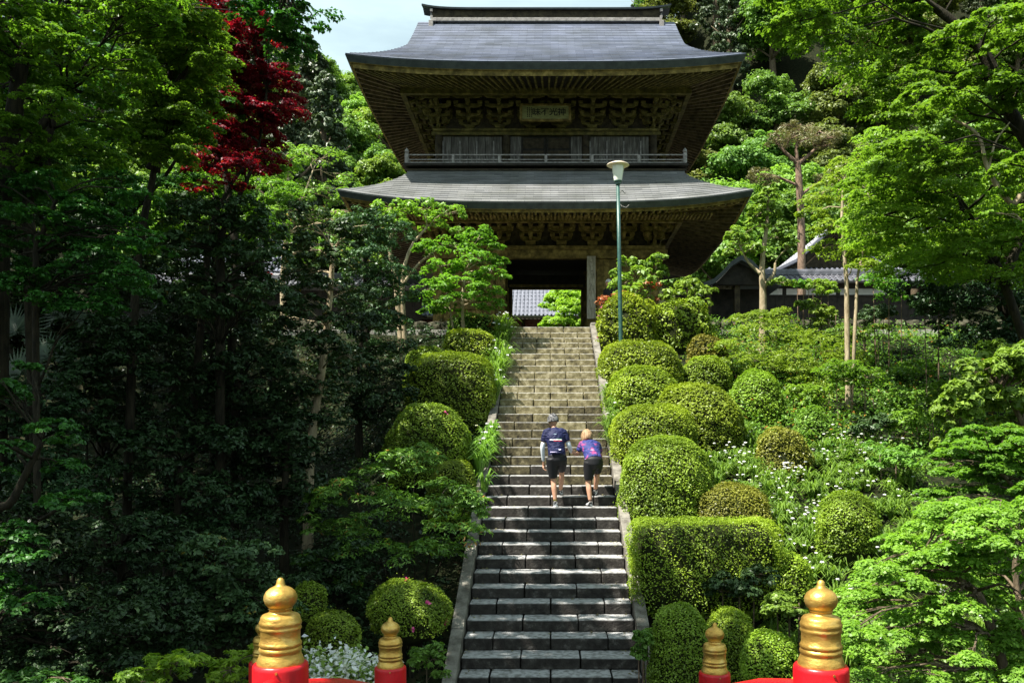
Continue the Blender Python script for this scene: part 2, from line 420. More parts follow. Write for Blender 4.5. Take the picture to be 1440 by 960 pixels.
M['redtip'] = leafmat('red young leaf', (0.20, 0.07, 0.03), (0.42, 0.20, 0.07), trans=0.35)

# ------------------------------------------------------------------ the ground
NOSE = [459.5, 467.5, 474.9, 482, 489.5, 497.3, 505.5, 514, 522.9, 532.9, 542.2, 551.5, 561.2, 571, 581.8, 592.9,
        604.5, 616, 628.5, 641.4, 654.7, 668.4, 682.8, 697.8, 713.2, 729.7, 747, 765, 784, 804.3, 825.5, 847.5, 870.8,
        896, 923.8, 951, 981]
def nose(y):
    off = 56 + 0.151*(y-460); Y = F*1.2/off
    return Y, (630-y)*Y/F
STEPS = [nose(y) for y in NOSE]                 # (distance, height) of every tread's front edge, top first
YTOP, ZTOP = STEPS[0]; YBOT, ZBOT = STEPS[-1]
ZLAND = ZBOT - 0.18
def sstep(a, b, x):
    t = min(1, max(0, (x-a)/(b-a))); return t*t*(3-2*t)
def stair_z(Y):
    if Y <= YBOT: return ZLAND
    if Y >= YTOP: return ZTOP
    return ZBOT + (Y-YBOT)/(YTOP-YBOT)*(ZTOP-ZBOT)
def hill_top(X):
    return 42 + 26*sstep(2, 26, X) + 14*sstep(-22, -60, X)
def ground(X, Y):
    z = stair_z(Y)
    if Y < 44:
        if X < -1.45:
            d = -1.45-X; k = sstep(7, 12, Y)*(1-sstep(22, 26, Y))
            z -= 0.12 + k*2.2*sstep(0.5, 7, d) + 0.3*(1-sstep(24, 27, Y))
        elif X > 1.45:
            d = X-1.45; k = (1-sstep(24, 27, Y))
            z -= 0.10 + k*(0.05*min(d, 9)) + 0.2*k
        else:
            z -= 0.45 if Y < 26.2 else 0.0
        if Y < 10.4 and abs(X) > 1.5:
            z -= 1.4*(1-sstep(9.2, 10.4, Y))*sstep(1.5, 2.6, abs(X))
    z0 = z
    if Y > 40: z = z0 + (Y-40)*0.19 if Y < 60 else ZTOP + 3.8
    side = sstep(18, 40, abs(X))*max(0, 1-sstep(60, 90, Y))
    if abs(X) > 18: z += side*8
    if Y > 62:
        k = sstep(62, 122, Y); z += (hill_top(X)-z)*k*(1.0 if Y < 135 else 1.0)
    if Y > 135: z -= (Y-135)*0.25
    z += 0.25*noise.noise(Vector((X*0.35, Y*0.35, 0)))*(1 if abs(X) > 2.2 else 0)
    return z
xs = sorted(set([-400, -250, -150, -110, -90, -75, -60, -50, -42, -36, -30, -26, -23, -20, -18, -16, -14.5] +
         [round(-13+i*0.5, 2) for i in range(53)] + [-1.46, -1.35, 1.35, 1.46] + [14.5, 16, 18, 20, 23, 26, 30, 36, 42, 50, 60, 75, 90, 110, 150, 250, 400]))
ys = sorted(set([-400, -200, -100, -50, -20, -8, -3] + [round(i*0.5, 2) for i in range(0, 60)] + [30+i*2 for i in range(0, 17)] +
         [62+i*5 for i in range(0, 18)] + [160, 190, 240, 320, 450]))
gb = MB()
gb.v = [(x, y, ground(x, y)) for y in ys for x in xs]
nx = len(xs)
gb.f = [(j*nx+i, j*nx+i+1, (j+1)*nx+i+1, (j+1)*nx+i) for j in range(len(ys)-1) for i in range(nx-1)]
g = gb.build('ground', M['soil'], smooth=True); setp(g, kind='structure')
gravel = MB().box(-9, 12, YTOP+0.55, 40, ZTOP-0.2, ZTOP-0.004).build('courtyard', M['gravel']); setp(gravel, kind='structure')

# ------------------------------------------------------------------ the stone stairs
st = thing('stone_stairs', 'long straight flight of stone steps rising from the red bridge to the temple gate', 'stairs', (0, YBOT, ZBOT))
HW = 1.2
slab_me = {}
rng0 = random.Random(4)
for i, (Y, z) in enumerate(STEPS):
    zb = STEPS[i+1][1] if i+1 < len(STEPS) else z-0.18
    Yb = (STEPS[i-1][0] if i else Y+0.55)
    cuts = [-HW, -0.4, 0.4, HW] if i % 2 == 0 else [-HW, -0.8, 0.0, 0.8, HW]
    pass
    for k in range(len(cuts)-1):
        a = cuts[k]+0.006+(0 if k == 0 else rng0.uniform(0, .01)); b = cuts[k+1]-0.006
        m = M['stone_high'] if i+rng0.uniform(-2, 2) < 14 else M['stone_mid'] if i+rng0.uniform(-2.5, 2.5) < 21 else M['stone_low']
        w = b-a; d = Yb-Y+0.05; h = z-zb-0.004
        dz = rng0.uniform(-0.006, 0.004); dy = rng0.uniform(-0.012, 0.008)
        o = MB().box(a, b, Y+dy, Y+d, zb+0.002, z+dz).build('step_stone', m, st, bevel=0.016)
core = MB()
pl = [(Y+0.02, z-0.03) for Y, z in STEPS]
vs = []
core.prism([(-HW+0.01, 0), (HW-0.01, 0), (HW-0.01, 1), (-HW+0.01, 1)], 0, 1)
cv = [(-HW+.01, YBOT+.1, ZBOT-.3), (HW-.01, YBOT+.1, ZBOT-.3), (HW-.01, YTOP+.4, ZTOP-.3), (-HW+.01, YTOP+.4, ZTOP-.3),
      (-HW+.01, YBOT+.1, ZBOT-.9), (HW-.01, YBOT+.1, ZBOT-.9), (HW-.01, YTOP+.4, ZTOP-.9), (-HW+.01, YTOP+.4, ZTOP-.9)]
core.v = cv; core.f = [(0, 1, 2, 3), (7, 6, 5, 4), (0, 4, 5, 1), (1, 5, 6, 2), (2, 6, 7, 3), (3, 7, 4, 0)]
core.build('stair_core', M['rock'], st)
slope = (ZTOP-ZBOT)/(YTOP-YBOT)
for sx in (-1, 1):
    y = YBOT-0.2; k = 0
    while y < YTOP-0.1:
        L = rng0.uniform(1.25, 1.7); y1 = min(y+L, YTOP+0.15)
        x0, x1 = (HW+0.012, HW+0.185) if sx > 0 else (-HW-0.185, -HW-0.012)
        def zt(yy):
            for j in range(len(STEPS)-1):
                if STEPS[j+1][0] <= yy <= STEPS[j][0]:
                    t = (yy-STEPS[j+1][0])/(STEPS[j][0]-STEPS[j+1][0]); return STEPS[j+1][1]+t*(STEPS[j][1]-STEPS[j+1][1])
            return ZBOT+(yy-YBOT)*slope if yy < YBOT else ZTOP
        ya, yb = y+0.006, y1-0.006
        q = MB(); h = 0.075+rng0.uniform(-.008, .008)
        q.v = [(x0, ya, zt(ya)-.45), (x1, ya, zt(ya)-.45), (x1, yb, zt(yb)-.45), (x0, yb, zt(yb)-.45),
               (x0, ya, zt(ya)+h), (x1, ya, zt(ya)+h), (x1, yb, zt(yb)+h), (x0, yb, zt(yb)+h)]
        q.f = [(3, 2, 1, 0), (4, 5, 6, 7), (0, 1, 5, 4), (1, 2, 6, 5), (2, 3, 7, 6), (3, 0, 4, 7)]
        q.build('curb_stone', M['stone_curb'], st, bevel=0.008)
        y = y1
for sx in (-1, 1):
    o = MB().box(sx*1.31-0.1, sx*1.31+0.1, YTOP+.2, YTOP+.42, ZTOP-.3, ZTOP+.17).build('end_post', M['stone_curb'], st, bevel=0.05)
land = MB().box(-2.2, 2.2, 8.3, YBOT+0.02, ZLAND-0.4, ZLAND+.004).build('landing', M['stone_low']); setp(land, kind='structure')

# ------------------------------------------------------------------ the two-storeyed gate
GX = -0.15                                     # middle of the gate
gate = thing('temple_gate', 'two-storeyed wooden temple gate with sweeping grey roofs at the top of the stairs', 'temple gate', (GX, 32, ZTOP))
BX, BY0, BY1 = 3.7, 29.2, 34.8
COLS = [-3.7, -1.56, 1.56, 3.7]
def gb_(name, mb, m, bevel=0, smooth=False, **k):
    mb.v = [(v[0]+GX, v[1], v[2]) for v in mb.v]
    return mb.build(name, m, gate, smooth, bevel, **k)
gb_('stone_base', MB().box(-4.4, 4.4, 28.4, 35.6, ZTOP-0.3, ZTOP+0.12), M['stone_curb'], bevel=.02)
# lower storey: three rows of pillars
for yy in (BY0, 32.0, BY1):
    for x in COLS:
        gb_('pillar', MB().lathe([(0.2, 0), (0.2, 0.1), (0.17, 0.12), (0.17, 3.14)], (x, yy, ZTOP+0.12), 16), M['wood'], smooth=False)
# lintels, mid beams and top plates, butted between the pillars
for yy in (BY0, BY1):
    gb_('lintel_beam', MB().box(-4.15, 4.15, yy-0.13, yy+0.13, 6.47, 6.76), M['wood'], bevel=.01)
    gb_('top_plate', MB().box(-4.05, 4.05, yy-0.22, yy+0.22, 6.763, 6.88), M['wood'], bevel=.01)
gb_('lintel_beam', MB().box(-3.7, 3.7, 31.88, 32.12, 6.02, 6.46), M['wood_black'])
gb_('transom_beam', MB().box(-1.38, 1.38, 31.8, 31.87, 6.0, 6.1), M['wood'])
for x in (-3.7, 3.7):
    gb_('side_beam', MB().box(x-.12, x+.12, BY0+.14, BY1-.14, 6.47, 6.76), M['wood'])
    gb_('side_plate', MB().box(x-.2, x+.2, BY0+.23, BY1-.23, 6.765, 6.878), M['wood'])
gb_('ceiling', MB().box(-3.65, 3.65, BY0+.14, BY1-.14, 6.6, 6.66), M['wood_black'])
# plank walls of the side bays (front, back, outer sides and the passage sides)
pk = random.Random(8)
def planks(x0, x1, y, z0, z1, n, m, nm='wall_plank', th=0.05):
    w = (x1-x0)/n
    for i in range(n):
        gb_(nm, MB().box(x0+i*w+.004, x0+(i+1)*w-.004, y-th/2+pk.uniform(-.006, .006), y+th/2, z0, z1), m, bevel=.004)
for s in (-1, 1):
    a, b = (1.74, 3.52) if s > 0 else (-3.52, -1.74)
    planks(a, b, BY0+.05, ZTOP+.12, 6.468, 8, M['wood'])
    planks(a, b, BY1-.05, ZTOP+.12, 6.468, 4, M['wood_dark'])
    gb_('side_wall', MB().box(s*3.7-.03, s*3.7+.03, BY0+.18, BY1-.18, ZTOP+.12, 6.468), M['wood_dark'])
    gb_('passage_wall', MB().box(s*1.56-.03, s*1.56+.03, BY0+.18, BY1-.18, ZTOP+.12, 6.59), M['wood_black'])
    gb_('side_rail', MB().box(min(a, b), max(a, b), BY0-.06, BY0+.02, 4.75, 4.9), M['wood'])

# bracket complexes
def bracket_mesh(tiers, step, dz, wid):
    "blocks and boat-shaped arms stepping outwards (towards -y) and upwards"
    q = MB()
    def block(x, y, z, w, h):     # tapered bearing block
        a = w/2; b = w/2*0.66
        q.add([(x-b, y-b, z), (x+b, y-b, z), (x+b, y+b, z), (x-b, y+b, z), (x-a, y-a, z+h*.45), (x+a, y-a, z+h*.45), (x+a, y+a, z+h*.45), (x-a, y+a, z+h*.45),
               (x-a, y-a, z+h), (x+a, y-a, z+h), (x+a, y+a, z+h), (x-a, y+a, z+h)],
              [(3, 2, 1, 0), (0, 1, 5, 4), (1, 2, 6, 5), (2, 3, 7, 6), (3, 0, 4, 7), (4, 5, 9, 8), (5, 6, 10, 9), (6, 7, 11, 10), (7, 4, 8, 11), (8, 9, 10, 11)])
    def arm(x, y, z, L, h, th):
        e = L/2
        q.prism([(x-e, z+h), (x-e, z+h*.55), (x-e*.72, z+h*.12), (x-e*.5, z), (x+e*.5, z), (x+e*.72, z+h*.12), (x+e, z+h*.55), (x+e, z+h)], y-th/2, y+th/2)
    block(0, 0, 0, wid*0.36, dz*.62)
    z = dz*.62; 
    for t in range(tiers):
        y = -step*t
        L = wid*(0.74+0.13*t)
        ah, bh = dz*.52, dz*.42
        arm(0, y, z, L, ah, .09)
        if t > 0: arm(0, 0, z, wid*.98, ah, .07)
        # projecting arm
        q.add([( -.045, .1, z), (.045, .1, z), (.045, .1, z+ah), (-.045, .1, z+ah), (-.045, y-step*1.1, z+ah*.45), (.045, y-step*1.1, z+ah*.45), (.045, y-step*1.25, z+ah), (-.045, y-step*1.25, z+ah)],
              [(0, 1, 2, 3), (4, 5, 1, 0)[::-1], (5, 6, 2, 1)[::-1], (6, 7, 3, 2)[::-1], (7, 4, 0, 3)[::-1], (7, 6, 5, 4)])
        for k in (-1, 0, 1): block(k*L*.43, y, z+ah, wid*.17, bh)
        if t > 0:
            for k in (-1, 1): block(k*wid*.43, 0, z+ah, wid*.15, bh)
        block(0, y-step, z+ah, wid*.17, bh)
        z += ah+bh
    arm(0, -step*tiers, z, wid*1.0, dz*.4, .09)
    for k in (-1, 0, 1): block(k*wid*.42, -step*tiers, z+dz*.4, wid*.16, dz*.3)
    return q.mesh('bracket_set')
def place_brackets(me, z, bx, y0, y1, nfront, nside, m):
    me.materials.append(m)
    def put(x, y, rz):
        o = link('bracket_set', me, None, gate, Vector((x+GX, y, z))-gate.location); o.rotation_euler = (0, 0, rz)
    for i in range(nfront):
        x = -bx + 2*bx*i/(nfront-1)
        put(x, y0, 0); put(x, y1, pi)
    for i in range(1, nside-1):
        y = y0+(y1-y0)*i/(nside-1)
        put(-bx, y, -pi/2); put(bx, y, pi/2)
    for s in (-1, 1):
        put(s*bx, y0, s*pi/4); put(s*bx, y0, s*pi/2); put(s*bx, y1, s*pi/2)
place_brackets(bracket_mesh(2, 0.30, 0.30, 0.95), 6.882, 3.7, BY0, BY1, 8, 6, M['wood'])
place_brackets(bracket_mesh(3, 0.30, 0.215, 0.95), 10.992, 3.7, 29.5, 34.5, 8, 6, M['wood_shaded'])
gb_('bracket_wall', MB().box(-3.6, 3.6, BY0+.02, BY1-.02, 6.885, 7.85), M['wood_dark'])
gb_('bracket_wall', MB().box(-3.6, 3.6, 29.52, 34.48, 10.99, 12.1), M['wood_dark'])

def ring_beam(name, bx, y0, y1, z0, z1, w, m):
    for yy in (y0, y1): gb_(name, MB().box(-bx-w/2, bx+w/2, yy-w/2, yy+w/2, z0, z1), m, bevel=.01)
    for x in (-bx, bx): gb_(name, MB().box(x-w/2+.003, x+w/2-.003, y0+w/2, y1-w/2, z0, z1), m, bevel=.01)
ring_beam('eave_purlin', 4.45, 28.25, 35.75, 7.46, 7.66, .16, M['wood'])
ring_beam('eave_purlin', 4.75, 28.35, 35.65, 11.74, 11.94, .17, M['wood_shaded'])

# roofs
def curved_roof(pref, z0, prof, hwf, dyf, vmax_side, vmax, lift, yc, nv, top_m, edge_t, olive_t, n_front, n_side, rin_x, rin_y, zin, fan, mr_front, mr_side):
    """prof(v) height over the eave, hwf(v) half width, dyf(v) half depth; the corner sweeps up by lift"""
    def pt(side, u, v):
        lf = lift*abs(u)**3.2*max(0, 1-v/max(vmax_side, .01))**1.6 if v <= vmax_side else 0
        z = z0+prof(v)+lf
        if side == 'f': return (u*hwf(v), yc-dyf(v), z)
        if side == 'b': return (u*hwf(v), yc+dyf(v), z)
        if side == 'l': return (-hwf(v), yc+u*dyf(v), z)
        return (hwf(v), yc+u*dyf(v), z)
    for sd, vm in (('f', vmax), ('b', vmax), ('l', vmax_side), ('r', vmax_side)):
        nc = max(4, int(nv*vm/vmax)); q = MB(); rows = []
        for k in range(nc):                                    # every course is a lapped strip, its lower edge proud
            for vv, dz in ((k/nc*vm, .028 if k else 0), ((k+1)/nc*vm, .0)):
                row = []
                for i in range(41):
                    x_, y_, z_ = pt(sd, i/20-1, vv); row.append((x_, y_, z_+dz))
                rows.append(row)
        q.v = [p for r_ in rows for p in r_]
        q.f = [(j*41+i, j*41+i+1, (j+1)*41+i+1, (j+1)*41+i) for j in range(len(rows)-1) for i in range(40)]
        if sd in 'bl': q.f = [tuple(reversed(f)) for f in q.f]
        if sd == 'l': q.f = [tuple(reversed(f)) for f in q.f]
        q.f = [f if True else f for f in q.f]
        o = gb_('roof_slope', q, top_m)
        sm = o.modifiers.new('solid', 'SOLIDIFY'); sm.thickness = 0.03; sm.offset = 0
    def edge(sd, u, inset, dz):
        x, y, z = pt(sd, u, 0)
        if sd in 'fb':
            y += inset if sd == 'f' else -inset; x -= inset*u
        else:
            x += inset if sd == 'l' else -inset; y -= inset*u
        return (x, y, z+dz)
    for sd in 'fblr':
        # dark edge band, olive board band under it, then the soffit up to the purlin
        q = MB().grid(lambda a, b: edge(sd, a*2-1, 0.0+0.10*b, -0.016-edge_t*b), 40, 2)
        o = gb_('eave_edge', q, M['roof_edge']); sm = o.modifiers.new('solid', 'SOLIDIFY'); sm.thickness = .03; sm.offset = 0
        q = MB().grid(lambda a, b: edge(sd, a*2-1, 0.16+0.05*b, -edge_t-0.0-olive_t*b), 40, 1)
        q.grid(lambda a, b: edge(sd, a*2-1, 0.09+0.09*b, -edge_t-0.02), 40, 1)
        o = gb_('eave_board', q, M['wood']); sm = o.modifiers.new('solid', 'SOLIDIFY'); sm.thickness = .02; sm.offset = 0
        def sof(a, b):
            x, y, z = edge(sd, a*2-1, 0.2, -edge_t-olive_t*.6)
            u = a*2-1
            xi, yi = (u*rin_x, yc-rin_y) if sd == 'f' else (u*rin_x, yc+rin_y) if sd == 'b' else (-rin_x, yc+u*rin_y) if sd == 'l' else (rin_x, yc+u*rin_y)
            return (x+(xi-x)*b, y+(yi-y)*b, z+(zin+.07-z)*b)
        q = MB().grid(sof, 40, 3)
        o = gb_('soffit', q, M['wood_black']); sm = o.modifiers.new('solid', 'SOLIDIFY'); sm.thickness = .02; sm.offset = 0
    # rafters, fanned like the ribs of a fan, in the front and side eaves
    unit_me = MB().box(-.5, .5, -.5, .5, -.5, .5).mesh('rafter'); 
    ms = {}
    for sd, n in (('f', n_front), ('l', n_side), ('r', n_side)):
        key = 'f' if sd == 'f' else 's'
        if key not in ms:
            me = unit_me.copy(); me.materials.append(mr_front if key == 'f' else mr_side); ms[key] = me
        for i in range(n):
            u = -0.975+1.95*i/(n-1)
            x, y, z = edge(sd, u, 0.24, -edge_t-olive_t*.9)
            if fan: uu = u
            else: uu = u
            xi, yi = (uu*rin_x, yc-rin_y) if sd == 'f' else (-rin_x, yc+uu*rin_y) if sd == 'l' else (rin_x, yc+uu*rin_y)
            if not fan:
                if sd == 'f': xi = max(-rin_x, min(rin_x, x)) if abs(x) < rin_x else x*(1-0.15)
                else: yi = yc+max(-rin_y, min(rin_y, y-yc)) if abs(y-yc) < rin_y else yc+(y-yc)*.85
            a = Vector((x+GX, y, z)); b = Vector((xi+GX, yi, zin-.0))
            d = b-a
            o = link('rafter', ms[key], None, gate, (a+b)/2-gate.location)
            o.rotation_mode = 'QUATERNION'; o.rotation_quaternion = d.to_track_quat('Y', 'Z')
            o.scale = (.06, d.length, .10)
# upper roof
UP0 = 12.0
def up_prof(v): return 3.03*v+0.92*v*v
def up_hw(v): return 4.8+1.42*max(0, 1-v/.55)**1.2
def up_dy(v): return 5.5-5.5*v
curved_roof('upper', UP0, up_prof, up_hw, up_dy, .55, 1.0, 0.25, 32, 30, M['roof_up'], .19, .17, 50, 34, 3.9, 2.7, 12.05, True, M['wood_shaded'], M['wood_side'])
def lo_prof(v): return 1.38*v+0.25*v*v
def lo_hw(v): return 4.62+1.72*(1-v)**1.15
def lo_dy(v): return 6.0-2.4*v
curved_roof('lower', 7.5, lo_prof, lo_hw, lo_dy, 1.0, 1.0, 0.38, 32, 12, M['roof_low'], .17, .10, 60, 40, 3.9, 3.2, 7.74, False, M['wood'], M['wood_side'])
# a second short row of rafter ends below the first (lower storey)
q = MB()
for i in range(88):
    x = -5.2+10.4*i/87
    q.cbox((x, 27.0, 7.33), (.055, .6, .07))
o = gb_('rafter_tip_row', q, M['wood'])
# gables, ridge
for s in (-1, 1):
    poly = [(v, 0) for v in ()]
    q = MB()
    v0 = .52
    pts = [(32-up_dy(v), UP0+up_prof(v)-.08) for v in np.linspace(v0, 1, 8)]
    pts2 = [(32+up_dy(v), UP0+up_prof(v)-.08) for v in np.linspace(1, v0, 8)]
    pp = pts+pts2[1:]
    q.add([(s*4.3, y, z) for y, z in pp]+[(s*4.38, y, z) for y, z in pp],
          [tuple(range(len(pp))), tuple(range(2*len(pp)-1, len(pp)-1, -1))]+[(i, (i+1) % len(pp), (i+1) % len(pp)+len(pp), i+len(pp)) for i in range(len(pp))])
    gb_('gable_board', q, M['wood_dark'])
    # barge boards along the gable verge, proud of the slope
    q = MB()
    for sy in (-1, 1):
        vv = np.linspace(.5, 1, 8)
        for k in range(7):
            y0_, y1_ = 32+sy*up_dy(vv[k]), 32+sy*up_dy(vv[k+1])
            q.bar((s*4.76, y0_, UP0+up_prof(vv[k])-.12), (s*4.76, y1_, UP0+up_prof(vv[k+1])-.12), .09, .2)
    gb_('barge_board', q, M['roof_edge'])
RZ = UP0+3.95
gb_('ridge_box', MB().box(-4.25, 4.25, 31.75, 32.25, RZ-.06, RZ+.42), M['wood_dark'], bevel=.01)
gb_('ridge_base', MB().box(-4.3, 4.3, 31.68, 32.32, RZ-.1, RZ+.03), M['rail_grey'], bevel=.01)
q = MB().grid(lambda a, b: (-4.62+9.24*a, 31.62+.76*b, RZ+.455+.14*abs(2*a-1)**8-.16*abs(b-.5)), 40, 2)
o = gb_('ridge_cap', q, M['roof_edge']); sm = o.modifiers.new('s', 'SOLIDIFY'); sm.thickness = .06
for s in (-1, 1):
    q = MB()
    for k, (w, h) in enumerate(((.30, .09), (.22, .07), (.30, .09), (.24, .07), (.34, .1))):
        q.box(s*4.27-.05, s*4.27+.11*0+.05, 32-w, 32+w, RZ-.2+k*.115, RZ-.2+k*.115+h)
    q.prism([(s*4.20, RZ-.36), (s*4.36, RZ-.36), (s*4.36, RZ-.1), (s*4.20, RZ-.1)], 31.6, 32.4)
    gb_('ridge_end_ornament', q, M['rail_grey'], bevel=.008)
# trim and floor of the balcony
gb_('roof_collar', MB().box(-4.62, 4.62, 28.38, 35.62, 9.07, 9.22), M['roof_low'], bevel=.01)
gb_('roof_collar_lip', MB().box(-4.67, 4.67, 28.33, 35.67, 9.222, 9.27), M['wood_dark'])
gb_('balcony_floor', MB().box(-4.72, 4.72, 28.25, 35.75, 9.36, 9.44), M['wood_black'])
gb_('balcony_beam', MB().box(-4.5, 4.5, 28.5, 35.5, 9.271, 9.357), M['wood_black'])
def rail(y, x0, x1, axis):
    for z, h in ((9.735, .035), (9.575, .03), (9.475, .045)):
        if axis == 'x': gb_('balcony_rail', MB().box(x0, x1, y-.02, y+.02, z-h/2, z+h/2), M['rail_grey'])
        else: gb_('balcony_rail', MB().box(y-.02, y+.02, x0, x1, z-h/2, z+h/2), M['rail_grey'])
rail(28.35, -4.55, 4.55, 'x'); rail(35.65, -4.55, 4.55, 'x'); rail(-4.62, 28.45, 35.55, 'y'); rail(4.62, 28.45, 35.55, 'y')
for i in range(1, 6):
    x = -4.62+9.24*i/6
    for yy in (28.35, 35.65): gb_('baluster', MB().box(x-.045, x+.045, yy-.035, yy+.035, 9.44, 9.715), M['rail_grey'], bevel=.006)
for s in (-1, 1):
    for yy in (28.35, 35.65):
        gb_('corner_post', MB().lathe([(.07, 0), (.07, .4), (.05, .42), (.075, .45), (.06, .52), (.02, .57), (0.004, .6)], (s*4.62, yy, 9.38), 14), M['rail_grey'])
    for i in range(1, 4):
        y = 28.35+7.3*i/4; gb_('baluster', MB().box(s*4.62-.035, s*4.62+.035, y-.045, y+.045, 9.44, 9.715), M['rail_grey'])
# upper storey walls
UY = 29.5
UC = [-3.7, -1.38, 1.38, 3.7]
for yy in (UY, 34.5):
    for x in UC: gb_('upper_pillar', MB().lathe([(.13, 0), (.13, 1.34)], (x, yy, 9.44), 14), M['wood_dark'])
    gb_('upper_lintel', MB().box(-3.95, 3.95, yy-.1, yy+.1, 10.78, 10.9), M['wood_shaded'], bevel=.008)
    gb_('upper_plate', MB().box(-3.9, 3.9, yy-.17, yy+.17, 10.903, 10.988), M['wood_shaded'], bevel=.008)
for x in (-3.7, 3.7):
    gb_('upper_side_wall', MB().box(x-.03, x+.03, UY+.14, 34.36, 9.44, 10.78), M['wood_dark'])
    gb_('upper_side_lintel', MB().box(x-.1, x+.1, UY+.11, 34.39, 10.782, 10.985), M['wood'])
for a, b in ((-3.56, -1.52), (1.52, 3.56)):
    n = 7; w = (b-a)/n
    for i in range(n): gb_('plank', MB().box(a+i*w+.006, a+(i+1)*w-.006, UY+.02+pk.uniform(0, .02), UY+.07, 9.5, 10.779), M['wood_board'], bevel=.006)
    for i in range(0, n+1, 2): gb_('batten', MB().box(a+i*w-.022, a+i*w+.022, UY-.03, UY+.015, 9.5, 10.6), M['rail_grey'])
    gb_('sill', MB().box(a, b, UY-.06, UY+.06, 9.442, 9.498), M['wood_dark'])
for a, b in ((-1.24, -.86), (.86, 1.24)):
    planks(a, b, UY+.045, 9.5, 10.779, 2, M['wood_board'], 'plank')
# the dark doors in the middle: two leaves with panels
for s in (-1, 1):
    x0, x1 = (0.01, .86) if s > 0 else (-.86, -.01)
    gb_('door_leaf', MB().box(x0, x1, UY+.03, UY+.08, 9.46, 10.775), M['wood_black'])
    for z0_, z1_ in ((9.5, 9.85), (9.93, 10.28), (10.36, 10.72)):
        q = MB().box(x0+.07, x1-.07, UY+.012, UY+.028, z0_, z1_)
        gb_('door_panel', q, M['wood_dark'], bevel=.004)
# the name plaque under the upper eave, tipped forward
plq = thing('name_plaque', 'framed wooden name plaque with black brushed characters under the upper eave of the gate', 'plaque', (GX-.02, 28.62, 10.95))
plq.rotation_euler = (R(-14), 0, 0)
def lb(q, nm, m, par, bevel=0):
    o = link(nm, q.mesh(nm), m, par)
    if bevel:
        b = o.modifiers.new('b', 'BEVEL'); b.width = bevel; b.segments = 2
    return o
PWd, PH = 1.72/2, .66
lb(MB().box(-PWd+.08, PWd-.08, -.015, .02, .08, PH-.06), 'board', M['sign_wood'], plq)
for a in ((-PWd, PWd, PH-.07, PH), (-PWd, PWd, 0, .07), (-PWd, -PWd+.08, .071, PH-.071), (PWd-.08, PWd, .071, PH-.071)):
    lb(MB().box(a[0], a[1], -.05, .03, a[2], a[3]), 'frame', M['wood'], plq, .008)
def glyph(ch, size, x, z, y, par, m=M['ink'], nm='character'):
    cu = bpy.data.curves.new(nm, 'FONT'); cu.body = ch; cu.size = size; cu.extrude = 0.002
    cu.align_x = 'CENTER'; cu.align_y = 'CENTER'; cu.offset = size*0.012
    o = bpy.data.objects.new(nm, cu); C.objects.link(o)
    o.rotation_euler = (R(90), 0, 0)
    bpy.context.view_layer.update()
    me = bpy.data.meshes.new_from_object(o.evaluated_get(bpy.context.evaluated_depsgraph_get()))
    C.objects.unlink(o); bpy.data.objects.remove(o); bpy.data.curves.remove(cu)
    me.materials.clear(); me.materials.append(m)
    w = bpy.data.objects.new(nm, me); C.objects.link(w); w.parent = par
    w.rotation_euler = (R(90), 0, 0); w.location = (x, y, z)
    return w
for ch, x in (('昧', -.30), ('不', -.02), ('光', .27), ('神', .55)):
    glyph(ch, .30, x, .33, -.022, plq)
q = MB()
for x in (-.60, -.53, -.46):
    for k in range(6):
        q.cbox((x, -.018, .5-k*.065), (.032, .006, .04))
lb(q, 'small_inscription', M['ink'], plq)
# the hanging sign board on the pillar right of the opening
hs = thing('hanging_signboard', 'tall bleached wooden signboard with faded brush writing on the pillar right of the gate opening', 'signboard', (P(831.5, 448, 28.95).x, 28.96, P(0, 448, 28.95).z))
hb = (448-360)*28.95/F; hw_ = 6*28.95/F
lb(MB().box(-hw_, hw_, -.02, .03, 0, hb), 'board', M['sign_pale'], hs, .006)
for x in (-hw_+.012, hw_-.012): lb(MB().box(x-.012, x+.012, -.034, -.021, 0.01, hb-.01), 'edge_strip', M['sign_pale'], hs)
q = MB(); rr_ = random.Random(3)
z = hb-.16
while z > .12:                       # faded strokes, one worn character under another
    for k in range(5):
        a = rr_.uniform(-.07, .07); b = z+rr_.uniform(-.08, .08)
        c = a+rr_.uniform(-.06, .06); d = b+rr_.uniform(-.07, .07)
        q.bar((a, -.024, b), (max(-.085, min(.085, c)), -.024, d), .006, .02, up=(0, -1, 0))
    z -= .27
lb(q, 'faded_writing', M['wood_dark'], hs)

# ------------------------------------------------------------------ plants: builders
def npart(name, data, m, parent, smooth=False):
    V, Q, t = data
    off = np.array(wloc(parent)) if parent is not None else np.zeros(3)
    me = np_mesh(name, V-off, Q, t, smooth)
    return link(name, me, m, parent)
def cat_(*ds):
    Vs, Qs, ts, n = [], [], [], 0
    for V, Q, t in ds:
        Vs.append(V); Qs.append(Q+n); ts.append(t); n += len(V)
    return np.concatenate(Vs), np.concatenate(Qs), np.concatenate(ts)

